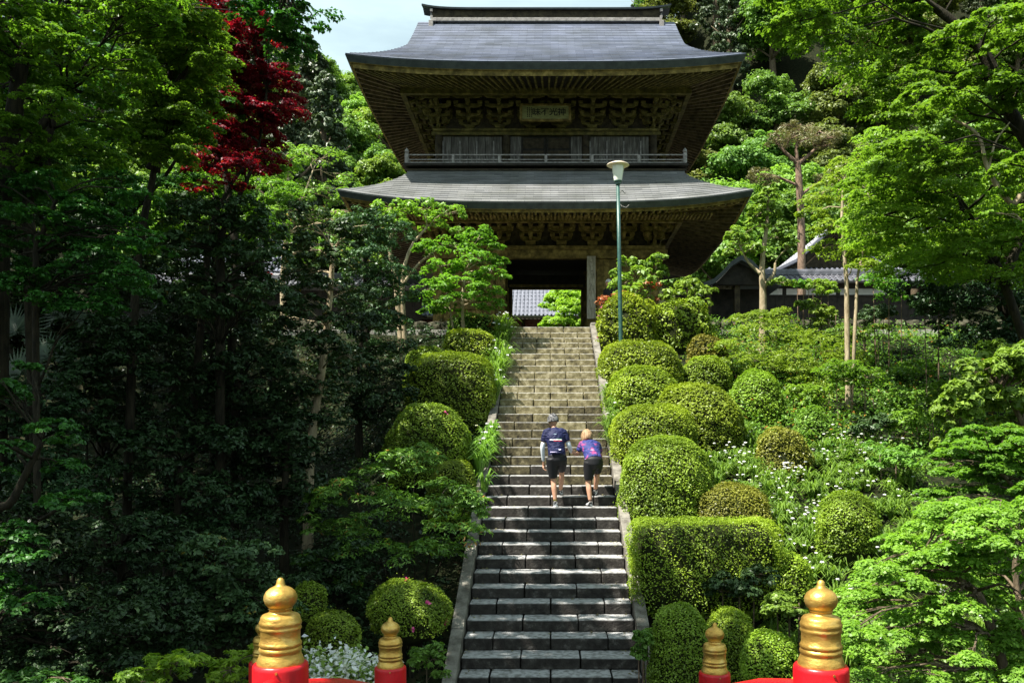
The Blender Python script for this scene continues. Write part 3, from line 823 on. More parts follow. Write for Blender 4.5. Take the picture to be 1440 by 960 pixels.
def topiary(name, label, x0, x1, y0, y1, Y, m, p=2.3, cat='bush', ry=None, L=.051, skirt=0.0, seed=1, gap=None, flowers=None, group=None, dens=1.35, zlow=-.45, lump=.05, cut=None):
    rng = np.random.default_rng(seed)
    k = Y/F
    if L == .051 or L == .045 or L == .05: L = max(.033, .0028*Y)
    cx, cz = ((x0+x1)/2-774)*k, None
    rx = (x1-x0)/2*k; zt = (630-y0)*k; zb = (630-y1)*k
    rz = (zt-zb)/(1.0 if p < 4 else 1.9); cz = zt-rz if p >= 4 else zt-rz*0.98
    if p < 4: rz = (zt-zb)/1.36; cz = zt-rz
    ry = ry or rx*0.9
    c = np.array([cx, Y+ry*0.35, cz]); r = np.array([rx, ry, rz])
    gz = ground(c[0], c[1])
    t = thing(name, label, cat, (c[0], c[1], gz), group)
    Wd = L*.58
    area = 4*pi*((( (rx*ry)**1.6+(rx*rz)**1.6+(ry*rz)**1.6)/3)**(1/1.6))*(.75 if p < 4 else 1.1)
    N = int(min(23000, dens*area/(L*Wd*.5)))
    d = unit(rng.normal(size=(N*2, 3))); d = d[d[:, 2] > (zlow if p < 4 else -1)][:N]
    e = d*r if p < 4 else d*r
    e = unit(e)
    q = 1/np.power(np.sum(np.abs(e/r)**p, 1), 1/p)
    pt = e*q[:, None]
    nn = unit(np.sign(pt)*np.abs(pt/r)**(p-1)/r)
    bumps = vnoise(pt, 3.1, seed)*lump + vnoise(pt, 8.0, seed+3)*lump*.55
    big = vnoise(pt/r.mean(), 1.3, seed*.7)*.055*r.mean()          # nobody shears a perfect ball
    shoot = (rng.random(len(pt)) < .012)*rng.uniform(.02, .075, len(pt))
    bumps = bumps+big
    pos = c+pt+nn*(shoot[:, None]+bumps[:, None]+rng.uniform(-.035, .012, (len(pt), 1))*(1 if p < 4 else 1.3))
    tint = np.clip(.5+vnoise(pt, 2.2, seed+9)*.28+rng.normal(size=len(pt))*.17+(bumps-big)/lump*.08, 0, 1)
    keep = np.ones(len(pt), bool)
    patch = vnoise(pt, 5.2, seed+5)
    keep &= ~((nn[:, 1] > .4) & (rng.random(len(pt)) < .75))
    low = np.clip((.35-nn[:, 2])/.8, 0, 1)                       # clipped tops are dense, flanks thinned so the dark core darkens them
    keep &= ~(rng.random(len(pt)) < low*(.35+.35*patch))
    keep &= ~((patch > .62) & (rng.random(len(pt)) < .55))
    if gap is not None: keep &= ~((vnoise(pt, 4.5, seed+5) > gap) & (rng.random(len(pt)) < .8))
    sc_ = .28+.35*low[:, None]
    nrm = nn*0.6+rng.normal(size=nn.shape)*sc_+np.array([0, 0, .65])
    lf = leaves(pos[keep], nrm[keep], L, Wd, rng, tint=tint[keep])
    # a few shoots standing proud of the clipped surface
    ii = np.nonzero((rng.random(len(pt)) < .27) & (nn[:, 1] < .4))[0]
    li = leaves((c+pt*.945)[ii]+rng.normal(size=(len(ii), 3))*.015, nn[ii]*.5+rng.normal(size=(len(ii), 3))*.7, L*1.05, Wd, rng, tint=tint[ii]*.8)
    npart('foliage', cat_(lf, li), m, t)
    # solid dark core added to block the view through and stand for shade
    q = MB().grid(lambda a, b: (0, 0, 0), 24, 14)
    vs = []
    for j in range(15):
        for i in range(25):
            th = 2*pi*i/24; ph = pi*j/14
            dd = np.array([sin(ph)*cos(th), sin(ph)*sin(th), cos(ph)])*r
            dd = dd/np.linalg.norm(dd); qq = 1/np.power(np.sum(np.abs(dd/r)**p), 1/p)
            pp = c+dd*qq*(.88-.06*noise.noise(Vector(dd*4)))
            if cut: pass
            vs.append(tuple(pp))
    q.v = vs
    q.build('dark_core', M['bush_core'], t, smooth=True)
    if gz < cz-rz*.6:
        s = MB(); rr = random.Random(seed)
        for i in range(9):
            a = rr.uniform(0, 6.28); b = rr.uniform(.1, .45)
            s.tube([(c[0]+rx*b*cos(a)*.6, c[1]+ry*b*sin(a)*.6, ground(c[0], c[1])-.1), (c[0]+rx*b*cos(a), c[1]+ry*b*sin(a), cz-rz*.2)], [.03, .015], 5)
        s.build('stem', M['bark_dark'], t)
    if flowers:
        n, fm = flowers
        idx = rng.choice(len(pos), n, replace=False); idx = idx[pt[idx, 1] < 0.2*ry]
        cc = np.repeat(pos[idx]+nn[idx]*.02, 5, 0)+rng.normal(size=(len(idx)*5, 3))*.018
        npart('blossom', leaves(cc, np.repeat(nn[idx], 5, 0)+rng.normal(size=(len(idx)*5, 3))*.5, .055, .05, rng), fm, t)
    return t

def bpx(px, py, Y, rx, rz, ry=None, w=1.0):
    k = Y/F
    return ((px-774)*k, Y, (630-py)*k, rx*k, (ry if ry else rx)*k, rz*k, w)

def branch_pts(a, b, rr, sag=0.12, n=5):
    a, b = Vector(a), Vector(b); L = (b-a).length
    out = []
    for i in range(n+1):
        t = i/n; p = a.lerp(b, t)
        p += Vector((rr.uniform(-1, 1), rr.uniform(-1, 1), rr.uniform(-.6, .6)))*L*.05*sin(pi*t)
        p.z += L*sag*sin(pi*t)
        out.append(p)
    return out

def plant(name, label, cat, trunks, blobs, lm, L=.06, Wd=.035, per=900, sub=14, bark='bark', group=None, seed=1, twigs=4,
          flat=.6, droop=0.0, upn=.8, subr=.42, zmin=-.5, trunk_n=9, kind=None, branches=True, extra=None, twig_r=.007, limb=.4):
    """trunks: list of (points, r0, r1). Every blob is reached by a limb from the nearest lower trunk point."""
    rng = np.random.default_rng(seed); rr = random.Random(seed)
    base = Vector(trunks[0][0][0])
    t = thing(name, label, cat, base, group)
    mb = MB()
    samples = []
    for pts, r0, r1 in trunks:
        pts = [Vector(p) for p in pts]
        fine = []
        for i in range(len(pts)-1):
            n = 5
            for j in range(n):
                p0 = pts[max(i-1, 0)]; p1 = pts[i]; p2 = pts[i+1]; p3 = pts[min(i+2, len(pts)-1)]; u = j/n
                fine.append(0.5*((2*p1)+(p2-p0)*u+(2*p0-5*p1+4*p2-p3)*u*u+(3*p1-p0-3*p2+p3)*u**3))
        fine.append(pts[-1])
        rad = [r0+(r1-r0)*(i/(len(fine)-1))**.8 for i in range(len(fine))]
        rad = [r*(1+.08*rr.uniform(-1, 1)) for r in rad]
        rad[0] *= 1.25
        mb.tube(fine, rad, trunk_n)
        samples += [(p, r) for p, r in zip(fine, rad)]
    if branches:
        for b in blobs:
            bc = Vector(b[:3])
            best = min(samples, key=lambda s: (s[0]-bc).length + (3.0 if s[0].z > bc.z+.1 else 0) + (0 if s[0].z > base.z+(bc.z-base.z)*.25 else 1.5))
            r0 = min(best[1]*.6, max(.018, b[3]*.045))
            pts = branch_pts(best[0], bc, rr)
            mb.tube(pts, [r0+(r0*.35-r0)*i/5 for i in range(6)], 6)
            for k in range(twigs):
                a = pts[rr.randint(2, 5)]
                d = Vector((rr.gauss(0, 1), rr.gauss(0, 1), rr.gauss(.35, .6))).normalized()
                e = bc+Vector((d.x*b[3], d.y*b[4], d.z*b[5]))*.85
                tp = branch_pts(a, e, rr, .05, 4)
                mb.tube(tp, [max(twig_r, r0*.4)*(1-.75*i/4) for i in range(5)], 4)
    mb.build('trunk', M[bark], t, smooth=True)
    if blobs:
        data = clumpy(blobs, per, L, Wd, rng, sub=sub, subr=subr, flat=flat, droop=droop, upn=upn, zmin=zmin)
        npart('crown', data, M[lm], t)
    return t

def in_region(n, poly_x, y0, y1, Y0, Y1, rx, rz, seed, w=1.0, jitter=.3):
    "blobs spread evenly over a region of the view: poly_x(y) gives left and right edge"
    rr = random.Random(seed); out = []
    tries = 0
    while len(out) < n and tries < n*60:
        tries += 1
        y = rr.uniform(y0, y1); a, b = poly_x(y)
        if b <= a: continue
        x = rr.uniform(a, b)
        if any(abs(o[0]-x) < rx*.62 and abs(o[1]-y) < rz*.75 for o in out): continue
        out.append((x, y))
    res = []
    for x, y in out:
        k = rr.uniform(1-jitter, 1+jitter)
        res.append(bpx(x, y, rr.uniform(Y0, Y1), rx*k, rz*k, w=w*k))
    return res

def lerpx(tab):
    def f(y):
        for i in range(len(tab)-1):
            if tab[i][0] <= y <= tab[i+1][0]:
                t = (y-tab[i][0])/(tab[i+1][0]-tab[i][0])
                return (tab[i][1]+t*(tab[i+1][1]-tab[i][1]), tab[i][2]+t*(tab[i+1][2]-tab[i][2]))
        return (0, -1)
    return f
def gp(px, Y, dz=-.15):
    X = (px-774)*Y/F
    return Vector((X, Y, ground(X, Y)+dz))

# blades: arching strap leaves
def blades(cen, n, L, Wd, rng, spread=.5, droop=.5):
    cen = np.repeat(np.asarray(cen), n, 0); N = len(cen)
    a = rng.uniform(0, 2*pi, N); out = np.stack([np.cos(a), np.sin(a), np.zeros(N)], 1)
    l = L*rng.uniform(.6, 1.15, (N, 1)); sp = rng.uniform(.15, spread, (N, 1))
    base = cen+out*rng.uniform(0, .06, (N, 1))
    side = np.cross(out, [0, 0, 1.0])
    P0 = base; P1 = base+out*sp*l*.35+np.array([0, 0, 1])*l*.5; P2 = base+out*sp*l*.95+np.array([0, 0, 1])*l*(.82-droop*sp*.5)
    P3 = base+out*sp*l*1.6+np.array([0, 0, 1])*l*(.85-droop*sp*1.6)
    w = Wd
    V = np.stack([P0-side*w*.4, P0+side*w*.4, P1+side*w*.5, P1-side*w*.5, P2+side*w*.38, P2-side*w*.38, P3+side*w*.05, P3-side*w*.05], 1).reshape(-1, 3)
    b = np.arange(N)[:, None]*8
    Q = np.concatenate([b+np.array([0, 1, 2, 3]), b+np.array([3, 2, 4, 5]), b+np.array([5, 4, 6, 7])], 0)
    t = np.tile(np.clip(.5+rng.normal(size=N)*.22, 0, 1), 3)
    return V, Q, t
def flowers_at(c, rng, size=.045):
    N = len(c); V, Q, t = [], [], []
    cc = np.repeat(c, 5, 0); a = np.tile(np.arange(5)*2*pi/5, N)+np.repeat(rng.uniform(0, 6, N), 5)
    out = np.stack([np.cos(a), np.sin(a), np.full(N*5, -.15)], 1)
    up = np.tile([0.0, -0.6, .6], (N*5, 1))+np.repeat(rng.normal(size=(N, 3))*.6, 5, 0)
    return leaves(cc+out*size*.5, up+out*.3, size, size*.7, rng, along=out*4)
def clump_thing(name, label, cat, cens, n, L, Wd, seed, flowers=0, group=None, spread=.55, m='iris'):
    rng = np.random.default_rng(seed)
    b = cens.mean(0); t = thing(name, label, cat, tuple(b), group)
    npart('blades', blades(cens, n, L, Wd, rng, spread), M[m], t)['kind'] = 'stuff'
    if flowers:
        idx = rng.choice(len(cens), flowers)
        npart('flowers', flowers_at(cens[idx]+np.stack([rng.normal(size=flowers)*.12, rng.normal(size=flowers)*.12, L*rng.uniform(.6, 1.0, flowers)], 1), rng), M['petal'], t)['kind'] = 'stuff'
    return t

# ------------------------------------------------------------------ clipped bushes
T = topiary
# right of the stairs, from the gate down
T('clipped_azalea', 'broad yellow-green clipped bush nearest the top of the stairs on the right', 842, 962, 477, 545, 21.6, M['topiary_y'], p=2.8, seed=11)
T('clipped_azalea', 'rounded clipped bush second from the top beside the right curb', 850, 961, 512, 592, 19.6, M['topiary_y'], seed=12)
T('clipped_azalea', 'small clipped bush with brownish tips behind the second bush on the right', 956, 1030, 500, 552, 21.8, M['topiary'], seed=13, gap=.85)
T('clipped_azalea', 'large domed clipped bush in the middle of the right bank', 913, 1050, 536, 650, 18.6, M['topiary'], seed=14, gap=.9, L=.064)
T('clipped_azalea', 'long low clipped bush with a brown patch right of the two climbers', 858, 984, 568, 648, 17.0, M['topiary_y'], p=2.6, seed=15)
T('clipped_azalea', 'egg-shaped clipped bush standing alone under the feathery shrub', 1029, 1104, 519, 612, 20.2, M['topiary'], seed=16, ry=.7)
T('clipped_azalea', 'big smooth clipped bush beside the curb level with the climbers legs', 871, 1008, 615, 735, 15.2, M['topiary'], p=2.5, seed=17)
T('clipped_azalea', 'round bronze-green clipped bush rising from the iris leaves', 1063, 1143, 600, 690, 17.4, M['topiary_b'], seed=18)
T('clipped_azalea', 'low bronze-topped dome just behind the box hedge', 980, 1088, 679, 748, 14.8, M['topiary_b'], seed=19)
T('box_hedge', 'long flat-topped clipped hedge with a dark front face right of the stairs', 889, 1096, 730, 858, 12.7, M['topiary_y'], p=7, cat='hedge', ry=.62, seed=20, gap=.72, lump=.035)
T('clipped_azalea', 'ball of clipped foliage on a dark stem among the white flowers', 1154, 1239, 691, 770, 14.2, M['topiary'], seed=21, ry=.5)
T('clipped_azalea', 'small yellow clipped bush behind the tall right bridge post', 1084, 1143, 780, 840, 12.6, M['topiary_y'], seed=22, ry=.35)
T('clipped_azalea', 'dark green round bush left of the short right bridge post', 915, 1002, 853, 960, 10.6, M['topiary'], seed=23, ry=.4, L=.045)
T('clipped_azalea', 'light green round bush behind the short right bridge post', 990, 1066, 857, 945, 10.9, M['topiary_y'], seed=24, ry=.4, L=.045)
T('clipped_azalea', 'low spreading bush between the two right bridge posts', 1048, 1125, 892, 950, 9.9, M['topiary_y'], seed=25, ry=.35, L=.045)
T('clipped_shrub', 'bluish green rounded shrub right of the bronze bush', 1116, 1171, 572, 655, 19.2, M['broad'], seed=26, ry=.45, L=.07)
T('clipped_azalea', 'brownish spreading bush beside the feathery shrub near the lamp post', 968, 1022, 470, 510, 22.8, M['topiary_b'], seed=27, ry=.4)
# left of the stairs
T('clipped_azalea', 'flat clipped bush nearest the top of the stairs on the left', 624, 698, 463, 515, 22.6, M['topiary_y'], p=3.6, seed=31)
T('clipped_azalea', 'small domed clipped bush behind the big block on the left', 566, 636, 486, 545, 21.6, M['topiary'], seed=32)
T('clipped_azalea', 'big block-shaped clipped bush on the left with a shaded front', 570, 694, 496, 590, 19.4, M['topiary'], p=3.4, seed=33, ry=.75, gap=.85, lump=.06)
T('clipped_azalea', 'wide dome-shaped clipped bush on the left level with the climbers', 540, 662, 563, 672, 16.8, M['topiary'], seed=34, flowers=(5, M['pink']))
T('clipped_azalea', 'low dome behind the feathery nandina on the left', 600, 672, 645, 730, 15.2, M['topiary'], seed=35)
T('clipped_azalea', 'azalea with two pink blossoms behind the short left bridge post', 516, 628, 820, 884, 11.6, M['topiary'], seed=36, flowers=(8, M['pink']), gap=.75, L=.05)
T('clipped_azalea', 'low dark bush right of the tall left bridge post', 425, 500, 862, 925, 10.8, M['topiary'], seed=37, L=.05, gap=.8)
T('clipped_azalea', 'dim bush peeping out just behind the tall left post', 405, 458, 822, 868, 12.0, M['topiary'], seed=38, L=.05, gap=.8)
# beside the gate
T('flowering_azalea', 'loose azalea with a pink blossom at the foot of the lamp post', 840, 925, 414, 486, 24.3, M['topiary_y'], seed=41, gap=.55, lump=.12, flowers=(10, M['pink']), L=.085)
T('flowering_azalea', 'loose light green azalea right of the lamp post', 915, 1005, 418, 486, 24.8, M['topiary_y'], seed=42, gap=.55, lump=.14, L=.085)
T('clipped_azalea', 'dark clipped bush under the maple left of the gate', 630, 705, 440, 480, 24.6, M['nandina'], seed=43, p=3)

# ------------------------------------------------------------------ loose shrubs of the banks
plant('nandina_shrub', 'feathery nandina with reddish tips spilling towards the stairs on the left', 'shrub',
      [([gp(575, 13.6), P(575, 760, 13.6)], .03, .012)]+[([gp(560+i*12, 13.6+.1*i), P(500+i*40, 700, 13.4)], .016, .008) for i in range(5)],
      [bpx(*a) for a in ((560, 655, 13.8, 55, 26), (620, 700, 13.6, 55, 30), (500, 690, 13.7, 50, 30), (470, 740, 13.5, 45, 24), (560, 720, 13.0, 60, 34), (640, 745, 13.3, 45, 30),
                         (590, 640, 14.0, 40, 16), (520, 765, 13.1, 50, 24), (600, 775, 12.9, 50, 22), (460, 700, 13.9, 30, 20), (665, 710, 13.6, 22, 26), (440, 790, 13.3, 30, 14), (480, 815, 13, 28, 12))],
      'nandina', L=.085, Wd=.024, per=1100, sub=20, flat=.35, upn=.9, seed=51, droop=.12, bark='bark_dark')
plant('feathery_shrub', 'large feathery light green shrub in front of the dark wall right of the gate', 'shrub',
      [([gp(1090, 23), P(1090, 500, 23)], .04, .02)]+[([gp(1040+i*25, 22.8), P(1020+i*32, 490, 22.6)], .02, .01) for i in range(5)],
      [bpx(*a) for a in ((1050, 485, 22.5, 48, 26), (1090, 470, 22.8, 50, 22), (1140, 490, 22.6, 50, 26), (1110, 515, 22.2, 50, 24), (1160, 525, 22.5, 30, 26), (1020, 500, 22.6, 26, 22), (1070, 510, 22, 40, 18), (1185, 500, 23, 28, 20),
                         (1130, 545, 22, 40, 20), (1060, 450, 23.2, 34, 12), (1095, 445, 23.2, 30, 10), (1170, 560, 22, 30, 20))],
      'maple_y', L=.10, Wd=.035, per=1000, sub=18, flat=.4, upn=1, seed=52, droop=.1)
plant('orange_nandina', 'small nandina with orange-red young leaves beside the gate pillar', 'shrub', [([gp(860, 25.2), P(860, 425, 25.2)], .015, .008)],
      [bpx(850, 425, 25.1, 14, 9), bpx(872, 418, 25.1, 13, 8), bpx(862, 432, 25.0, 14, 8)], 'redtip', L=.12, Wd=.04, per=110, sub=8, seed=53)
plant('orange_tipped_shrub', 'shrub with orange-yellow tips right of the lamp post', 'shrub', [([gp(915, 25.4), P(915, 405, 25.4)], .015, .008)],
      [bpx(912, 402, 25.3, 16, 6), bpx(930, 420, 25.4, 10, 6)], 'redtip', L=.11, Wd=.04, per=90, sub=8, seed=54)
plant('broadleaf_sapling', 'sapling with crisp light leaves behind the lamp post before the gate wall', 'sapling',
      [([gp(895, 25.8), P(890, 400, 25.8)], .03, .015), ([gp(899, 25.8), P(925, 365, 25.8)], .02, .008)],
      [bpx(*a) for a in ((880, 370, 25.7, 14, 9), (925, 366, 25.8, 14, 10), (900, 388, 25.7, 20, 12), (875, 400, 25.6, 20, 10), (915, 400, 25.6, 22, 12), (890, 415, 25.4, 26, 14), (930, 383, 25.8, 12, 8), (868, 385, 25.7, 10, 7), (905, 372, 25.8, 12, 6))],
      'broad', L=.17, Wd=.10, per=150, sub=10, seed=55, bark='bark_pale', twig_r=.01)
plant('broadleaf_sapling', 'small bright sapling in front of the dark porch right of the gate', 'sapling',
      [([gp(968, 25.4), P(968, 420, 25.4)], .03, .012)],
      [bpx(*a) for a in ((965, 400, 25.3, 20, 10), (950, 418, 25.2, 20, 12), (985, 412, 25.3, 20, 12), (970, 432, 25.1, 30, 14), (960, 450, 24.9, 34, 14))],
      'broad', L=.15, Wd=.085, per=190, sub=10, seed=56)

# the tree pair left of the gate
plant('camellia_tree', 'pale-stemmed tree with yellow-green leaves before the left eave of the gate', 'tree',
      [([gp(565, 25), P(557, 400, 25), P(548, 350, 25), P(556, 300, 25)], .10, .04), ([gp(570, 25), P(566, 400, 25), P(577, 350, 25), P(600, 320, 25)], .09, .03),
       ([P(566, 400, 25), P(590, 370, 25), P(622, 345, 25)], .06, .02)],
      [bpx(*a) for a in ((548, 292, 25, 22, 12), (575, 300, 25.1, 24, 14), (600, 292, 24.8, 26, 14), (632, 300, 25, 24, 16), (610, 318, 25.2, 22, 12), (648, 325, 24.9, 16, 14), (560, 315, 24.8, 18, 10), (545, 305, 25, 18, 10), (640, 345, 25, 16, 10), (660, 352, 25, 14, 10))],
      'maple_y', L=.11, Wd=.06, per=330, sub=11, seed=57, bark='bark_pale', twigs=6, twig_r=.012)
plant('young_maple', 'lush green maple in front of the gate just left of the opening', 'tree',
      [([gp(655, 24), P(650, 430, 24), P(655, 380, 24)], .07, .03), ([gp(645, 24), P(630, 420, 24), P(620, 380, 24)], .04, .02)],
      [bpx(*a) for a in ((640, 345, 23.8, 30, 14), (675, 330, 24, 22, 12), (690, 350, 24, 20, 12), (665, 365, 23.6, 34, 14), (620, 375, 23.8, 30, 14), (690, 385, 23.6, 26, 12), (650, 395, 23.3, 36, 14), (610, 405, 23.6, 28, 14),
                         (680, 410, 23.5, 30, 12), (640, 425, 23.4, 34, 12), (690, 428, 23.7, 22, 12), (610, 432, 23.8, 24, 10), (705, 370, 24, 12, 8), (600, 350, 24.2, 20, 12))],
      'maple', L=.11, Wd=.06, per=560, sub=16, seed=58, flat=.4, upn=1.0, bark='bark_pale', droop=.1)

# ------------------------------------------------------------------ strap-leaved plants along the curbs, iris slope
rg = np.random.default_rng(77)
def cens_px(n, x0, x1, Y0, Y1, rng, dz=0.0):
    Y = rng.uniform(Y0, Y1, n); px = rng.uniform(x0, x1, n)
    X = (px-774)*Y/F
    return np.array([(x, y, ground(x, y)+dz) for x, y in zip(X, Y)])
def cens_xy(n, X0, X1, Y0, Y1, rng):
    X = rng.uniform(X0, X1, n); Y = rng.uniform(Y0, Y1, n)
    return np.array([(x, y, ground(x, y) if abs(x) > 1.46 else stair_z(y)+.06) for x, y in zip(X, Y)])
clump_thing('strap_plant', 'strap-leaved plants with small white flowers along the left curb near the top', 'plant', cens_xy(54, -1.62, -1.18, 19.8, 25.3, rg), 26, .6, .035, 61, 60)
clump_thing('strap_plant', 'strap-leaved plants on the left curb beside the climbers', 'plant', cens_xy(26, -1.62, -1.2, 15.4, 17.9, rg), 30, .5, .035, 62, 14)
clump_thing('strap_plant', 'leaning strap-leaved plants over the right curb above the climbers', 'plant', cens_xy(26, 1.2, 1.6, 17.4, 20.4, rg), 28, .42, .03, 63, 24)
clump_thing('strap_plant', 'dark strap-leaved plants at the foot of the hedge by the right curb', 'plant', cens_xy(14, 1.5, 2.2, 10.3, 11.6, rg), 22, .35, .025, 64, 0)
c1 = cens_xy(330, 3.0, 7.4, 11.6, 19.5, rg)
isl = thing('iris_bed', 'bed of arching iris leaves with white flowers covering the right bank', 'flower bed', tuple(c1.mean(0)))
isl['kind'] = 'stuff'
o = npart('iris_leaves', blades(c1, 34, .42, .03, rg, .6), M['iris'], isl); o['kind'] = 'stuff'
hot = rg.choice(len(c1), 110); idx = rg.choice(hot, 700)
o = npart('white_flowers', flowers_at(c1[idx]+np.stack([rg.normal(size=700)*.17, rg.normal(size=700)*.17, rg.uniform(.15, .5, 700)], 1), rg, .038), M['petal'], isl); o['kind'] = 'stuff'

# low ground cover over both banks
def cover(name, X0, X1, Y0, Y1, n, L, Wd, m, seed, h=.25, avoid=None):
    rng = np.random.default_rng(seed)
    nc = n//22
    c = cens_xy(nc, X0, X1, Y0, Y1, rng)
    c = np.repeat(c, 22, 0)+np.concatenate([rng.normal(size=(nc*22, 2))*.13, rng.uniform(.02, h, (nc*22, 1))*np.repeat(rng.uniform(.3, 1.3, (nc, 1)), 22, 0)], 1)
    t = np.clip(np.repeat(rng.uniform(.2, .8, nc), 22)+rng.normal(size=nc*22)*.15, 0, 1)
    o = npart(name, leaves(c, rng.normal(size=c.shape)*.5+np.array([0, -.1, 1]), L, Wd, rng, tint=t), M[m], None)
    setp(o, kind='stuff'); return o
cover('ground_cover', -13, -1.5, 9.5, 27, 42000, .10, .05, 'camellia', 81, .35)
cover('ground_cover', 1.5, 13, 9.5, 27, 42000, .08, .04, 'iris', 82, .22)
cover('ground_cover', 4.5, 13, 18, 27, 24000, .10, .045, 'nandina', 83, .5)
# fallen dry leaves
cover('leaf_litter', 1.4, 4, 9.5, 26, 4000, .06, .04, 'pine', 84, .03)

# ------------------------------------------------------------------ trees of the right bank
plant('slender_tree', 'slim pale-barked tree standing just right of the gate before the dark porch', 'tree',
      [([gp(1072, 24.5), P(1073, 430, 24.5), P(1072, 370, 24.5), P(1078, 320, 24.5), P(1080, 285, 24.5), P(1080, 268, 24.5)], .13, .02),
       ([P(1072, 405, 24.5), P(1088, 385, 24.4), P(1090, 370, 24.4)], .07, .03), ([P(1070, 385, 24.5), P(1052, 368, 24.6), P(1040, 345, 24.6)], .06, .02)],
      [bpx(*a) for a in ((1045, 345, 24.6, 20, 12), (1035, 330, 24.6, 16, 10), (1060, 320, 24.5, 18, 12), (1085, 300, 24.5, 18, 12), (1100, 320, 24.4, 16, 12), (1075, 290, 24.6, 14, 8), (1110, 345, 24.4, 12, 8), (1095, 398, 24.3, 22, 5), (1060, 350, 24.2, 14, 8), (1080, 282, 24.4, 18, 9), (1078, 270, 24.5, 12, 7), (1065, 300, 24.3, 16, 9), (1095, 335, 24.3, 14, 8), (1030, 355, 24.4, 12, 7))],
      'broad', L=.13, Wd=.07, per=260, sub=9, seed=91, bark='bark_pale', twigs=5, twig_r=.014)
plant('maple_tree', 'two-stemmed maple rising through the feathery shrub in front of the tile-roofed wall', 'tree',
      [([gp(1193, 21), P(1191, 440, 21), P(1190, 390, 21), P(1184, 320, 21), P(1186, 260, 21)], .075, .03),
       ([gp(1196, 21), P(1204, 430, 21), P(1206, 390, 21), P(1216, 340, 21), P(1222, 280, 21)], .05, .02)],
      in_region(26, lerpx([(225, 1150, 1260), (300, 1140, 1260), (360, 1165, 1240), (385, 1180, 1220)]), 225, 380, 20, 22.5, 26, 9, 92),
      'maple_y', L=.085, Wd=.05, per=480, sub=12, flat=.4, upn=1, seed=92, bark='bark_pale', droop=.12, subr=.5)
# big maples overhanging from the right
def maple_right(name, label, tr, blobs, lm, seed, per=1250, L=.07, bark='bark_dark'):
    return plant(name, label, 'tree', tr, blobs, lm, L=L, Wd=L*.62, per=per, sub=16, flat=.32, upn=1.1, seed=seed, bark=bark, droop=.14, subr=.48)
maple_right('maple_tree', 'big maple whose layered boughs hang in from the top right corner',
      [([Vector((9.2, 13, ground(9.2, 13)-.2)), Vector((9.0, 13, 1.5)), Vector((8.6, 12.8, 5)), Vector((7.4, 13, 8))], .2, .09),
       ([Vector((8.9, 13, 2.8)), P(1440, 190, 13), P(1380, 70, 13), P(1300, 0, 13)], .16, .05)],
      in_region(64, lerpx([(-90, 1085, 1560), (0, 1105, 1560), (60, 1140, 1560), (120, 1205, 1560), (180, 1235, 1560), (240, 1270, 1560)]), -85, 235, 11.5, 15.5, 46, 15, 93), 'maple', 93)
maple_right('maple_tree', 'sunlit maple filling the right side below the big overhanging boughs',
      [([Vector((11.0, 18, ground(11, 18)-.2)), P(1420, 420, 18), P(1380, 330, 18), P(1330, 260, 18)], .12, .05),
       ([P(1410, 400, 18), P(1440, 300, 18), P(1400, 220, 18)], .12, .05)],
      in_region(56, lerpx([(190, 1240, 1500), (240, 1220, 1500), (290, 1205, 1500), (340, 1225, 1440), (400, 1270, 1420)]), 190, 395, 16, 19.5, 44, 13, 94), 'maple_y', 94, per=1300, L=.075)
plant('evergreen_tree', 'dark evergreen in the shade at the right edge before the end of the wall', 'tree',
      [([Vector((13.0, 22, ground(13, 22)-.2)), P(1405, 420, 22), P(1395, 340, 22)], .2, .08)],
      in_region(34, lerpx([(320, 1300, 1500), (400, 1290, 1500), (480, 1330, 1500), (510, 1360, 1500)]), 320, 500, 20, 23, 34, 20, 95),
      'camellia', L=.11, Wd=.05, per=700, sub=13, seed=95, bark='bark_dark')
plant('bare_branched_tree', 'pale leaning branch with sparse leaves at the right edge', 'tree',
      [([Vector((8.6, 12.6, ground(8.6, 12.6)-.2)), P(1470, 330, 12.6), P(1420, 285, 12.6), P(1390, 240, 12.6), P(1375, 190, 12.6), P(1340, 168, 12.6)], .07, .015),
       ([P(1390, 240, 12.6), P(1400, 200, 12.6), P(1420, 172, 12.6)], .02, .008)],
      [bpx(*a) for a in ((1400, 300, 12.6, 26, 8), (1440, 320, 12.6, 26, 8), (1345, 165, 12.5, 14, 6), (1430, 215, 12.4, 30, 8), (1410, 270, 12.4, 20, 6))],
      'maple_y', L=.06, Wd=.04, per=220, sub=9, flat=.4, seed=96, bark='bark_pale')
plant('broadleaf_shrub', 'bright large-leaved shrub reaching in from the right edge', 'shrub',
      [([Vector((8.3, 12, ground(8.3, 12)-.2)), P(1440, 600, 12), P(1400, 540, 12)], .06, .02), ([Vector((8.2, 12, ground(8.2, 12)-.2)), P(1430, 640, 12), P(1350, 600, 12)], .04, .015)],
      in_region(44, lerpx([(490, 1370, 1470), (530, 1350, 1470), (570, 1322, 1470), (640, 1335, 1470)]), 492, 640, 11.4, 12.6, 22, 13, 97),
      'broad', L=.10, Wd=.065, per=300, sub=10, seed=97)
plant('low_maple', 'spreading bright maple filling the bottom right corner', 'tree',
      [([Vector((5.6, 8.8, ground(5.6, 8.8)-.2)), P(1400, 900, 8.8), P(1360, 820, 8.8), P(1300, 780, 8.8)], .07, .02), ([Vector((5.8, 8.8, ground(5.8, 8.8)-.2)), P(1440, 880, 8.8), P(1430, 760, 8.9)], .05, .02)],
      in_region(120, lerpx([(700, 1330, 1500), (770, 1240, 1500), (820, 1205, 1500), (880, 1190, 1500), (1000, 1180, 1500)]), 705, 1000, 7.8, 10.2, 30, 11, 98),
      'maple_y', L=.045, Wd=.03, per=800, sub=13, flat=.4, upn=1.1, seed=98, droop=.12, subr=.55)
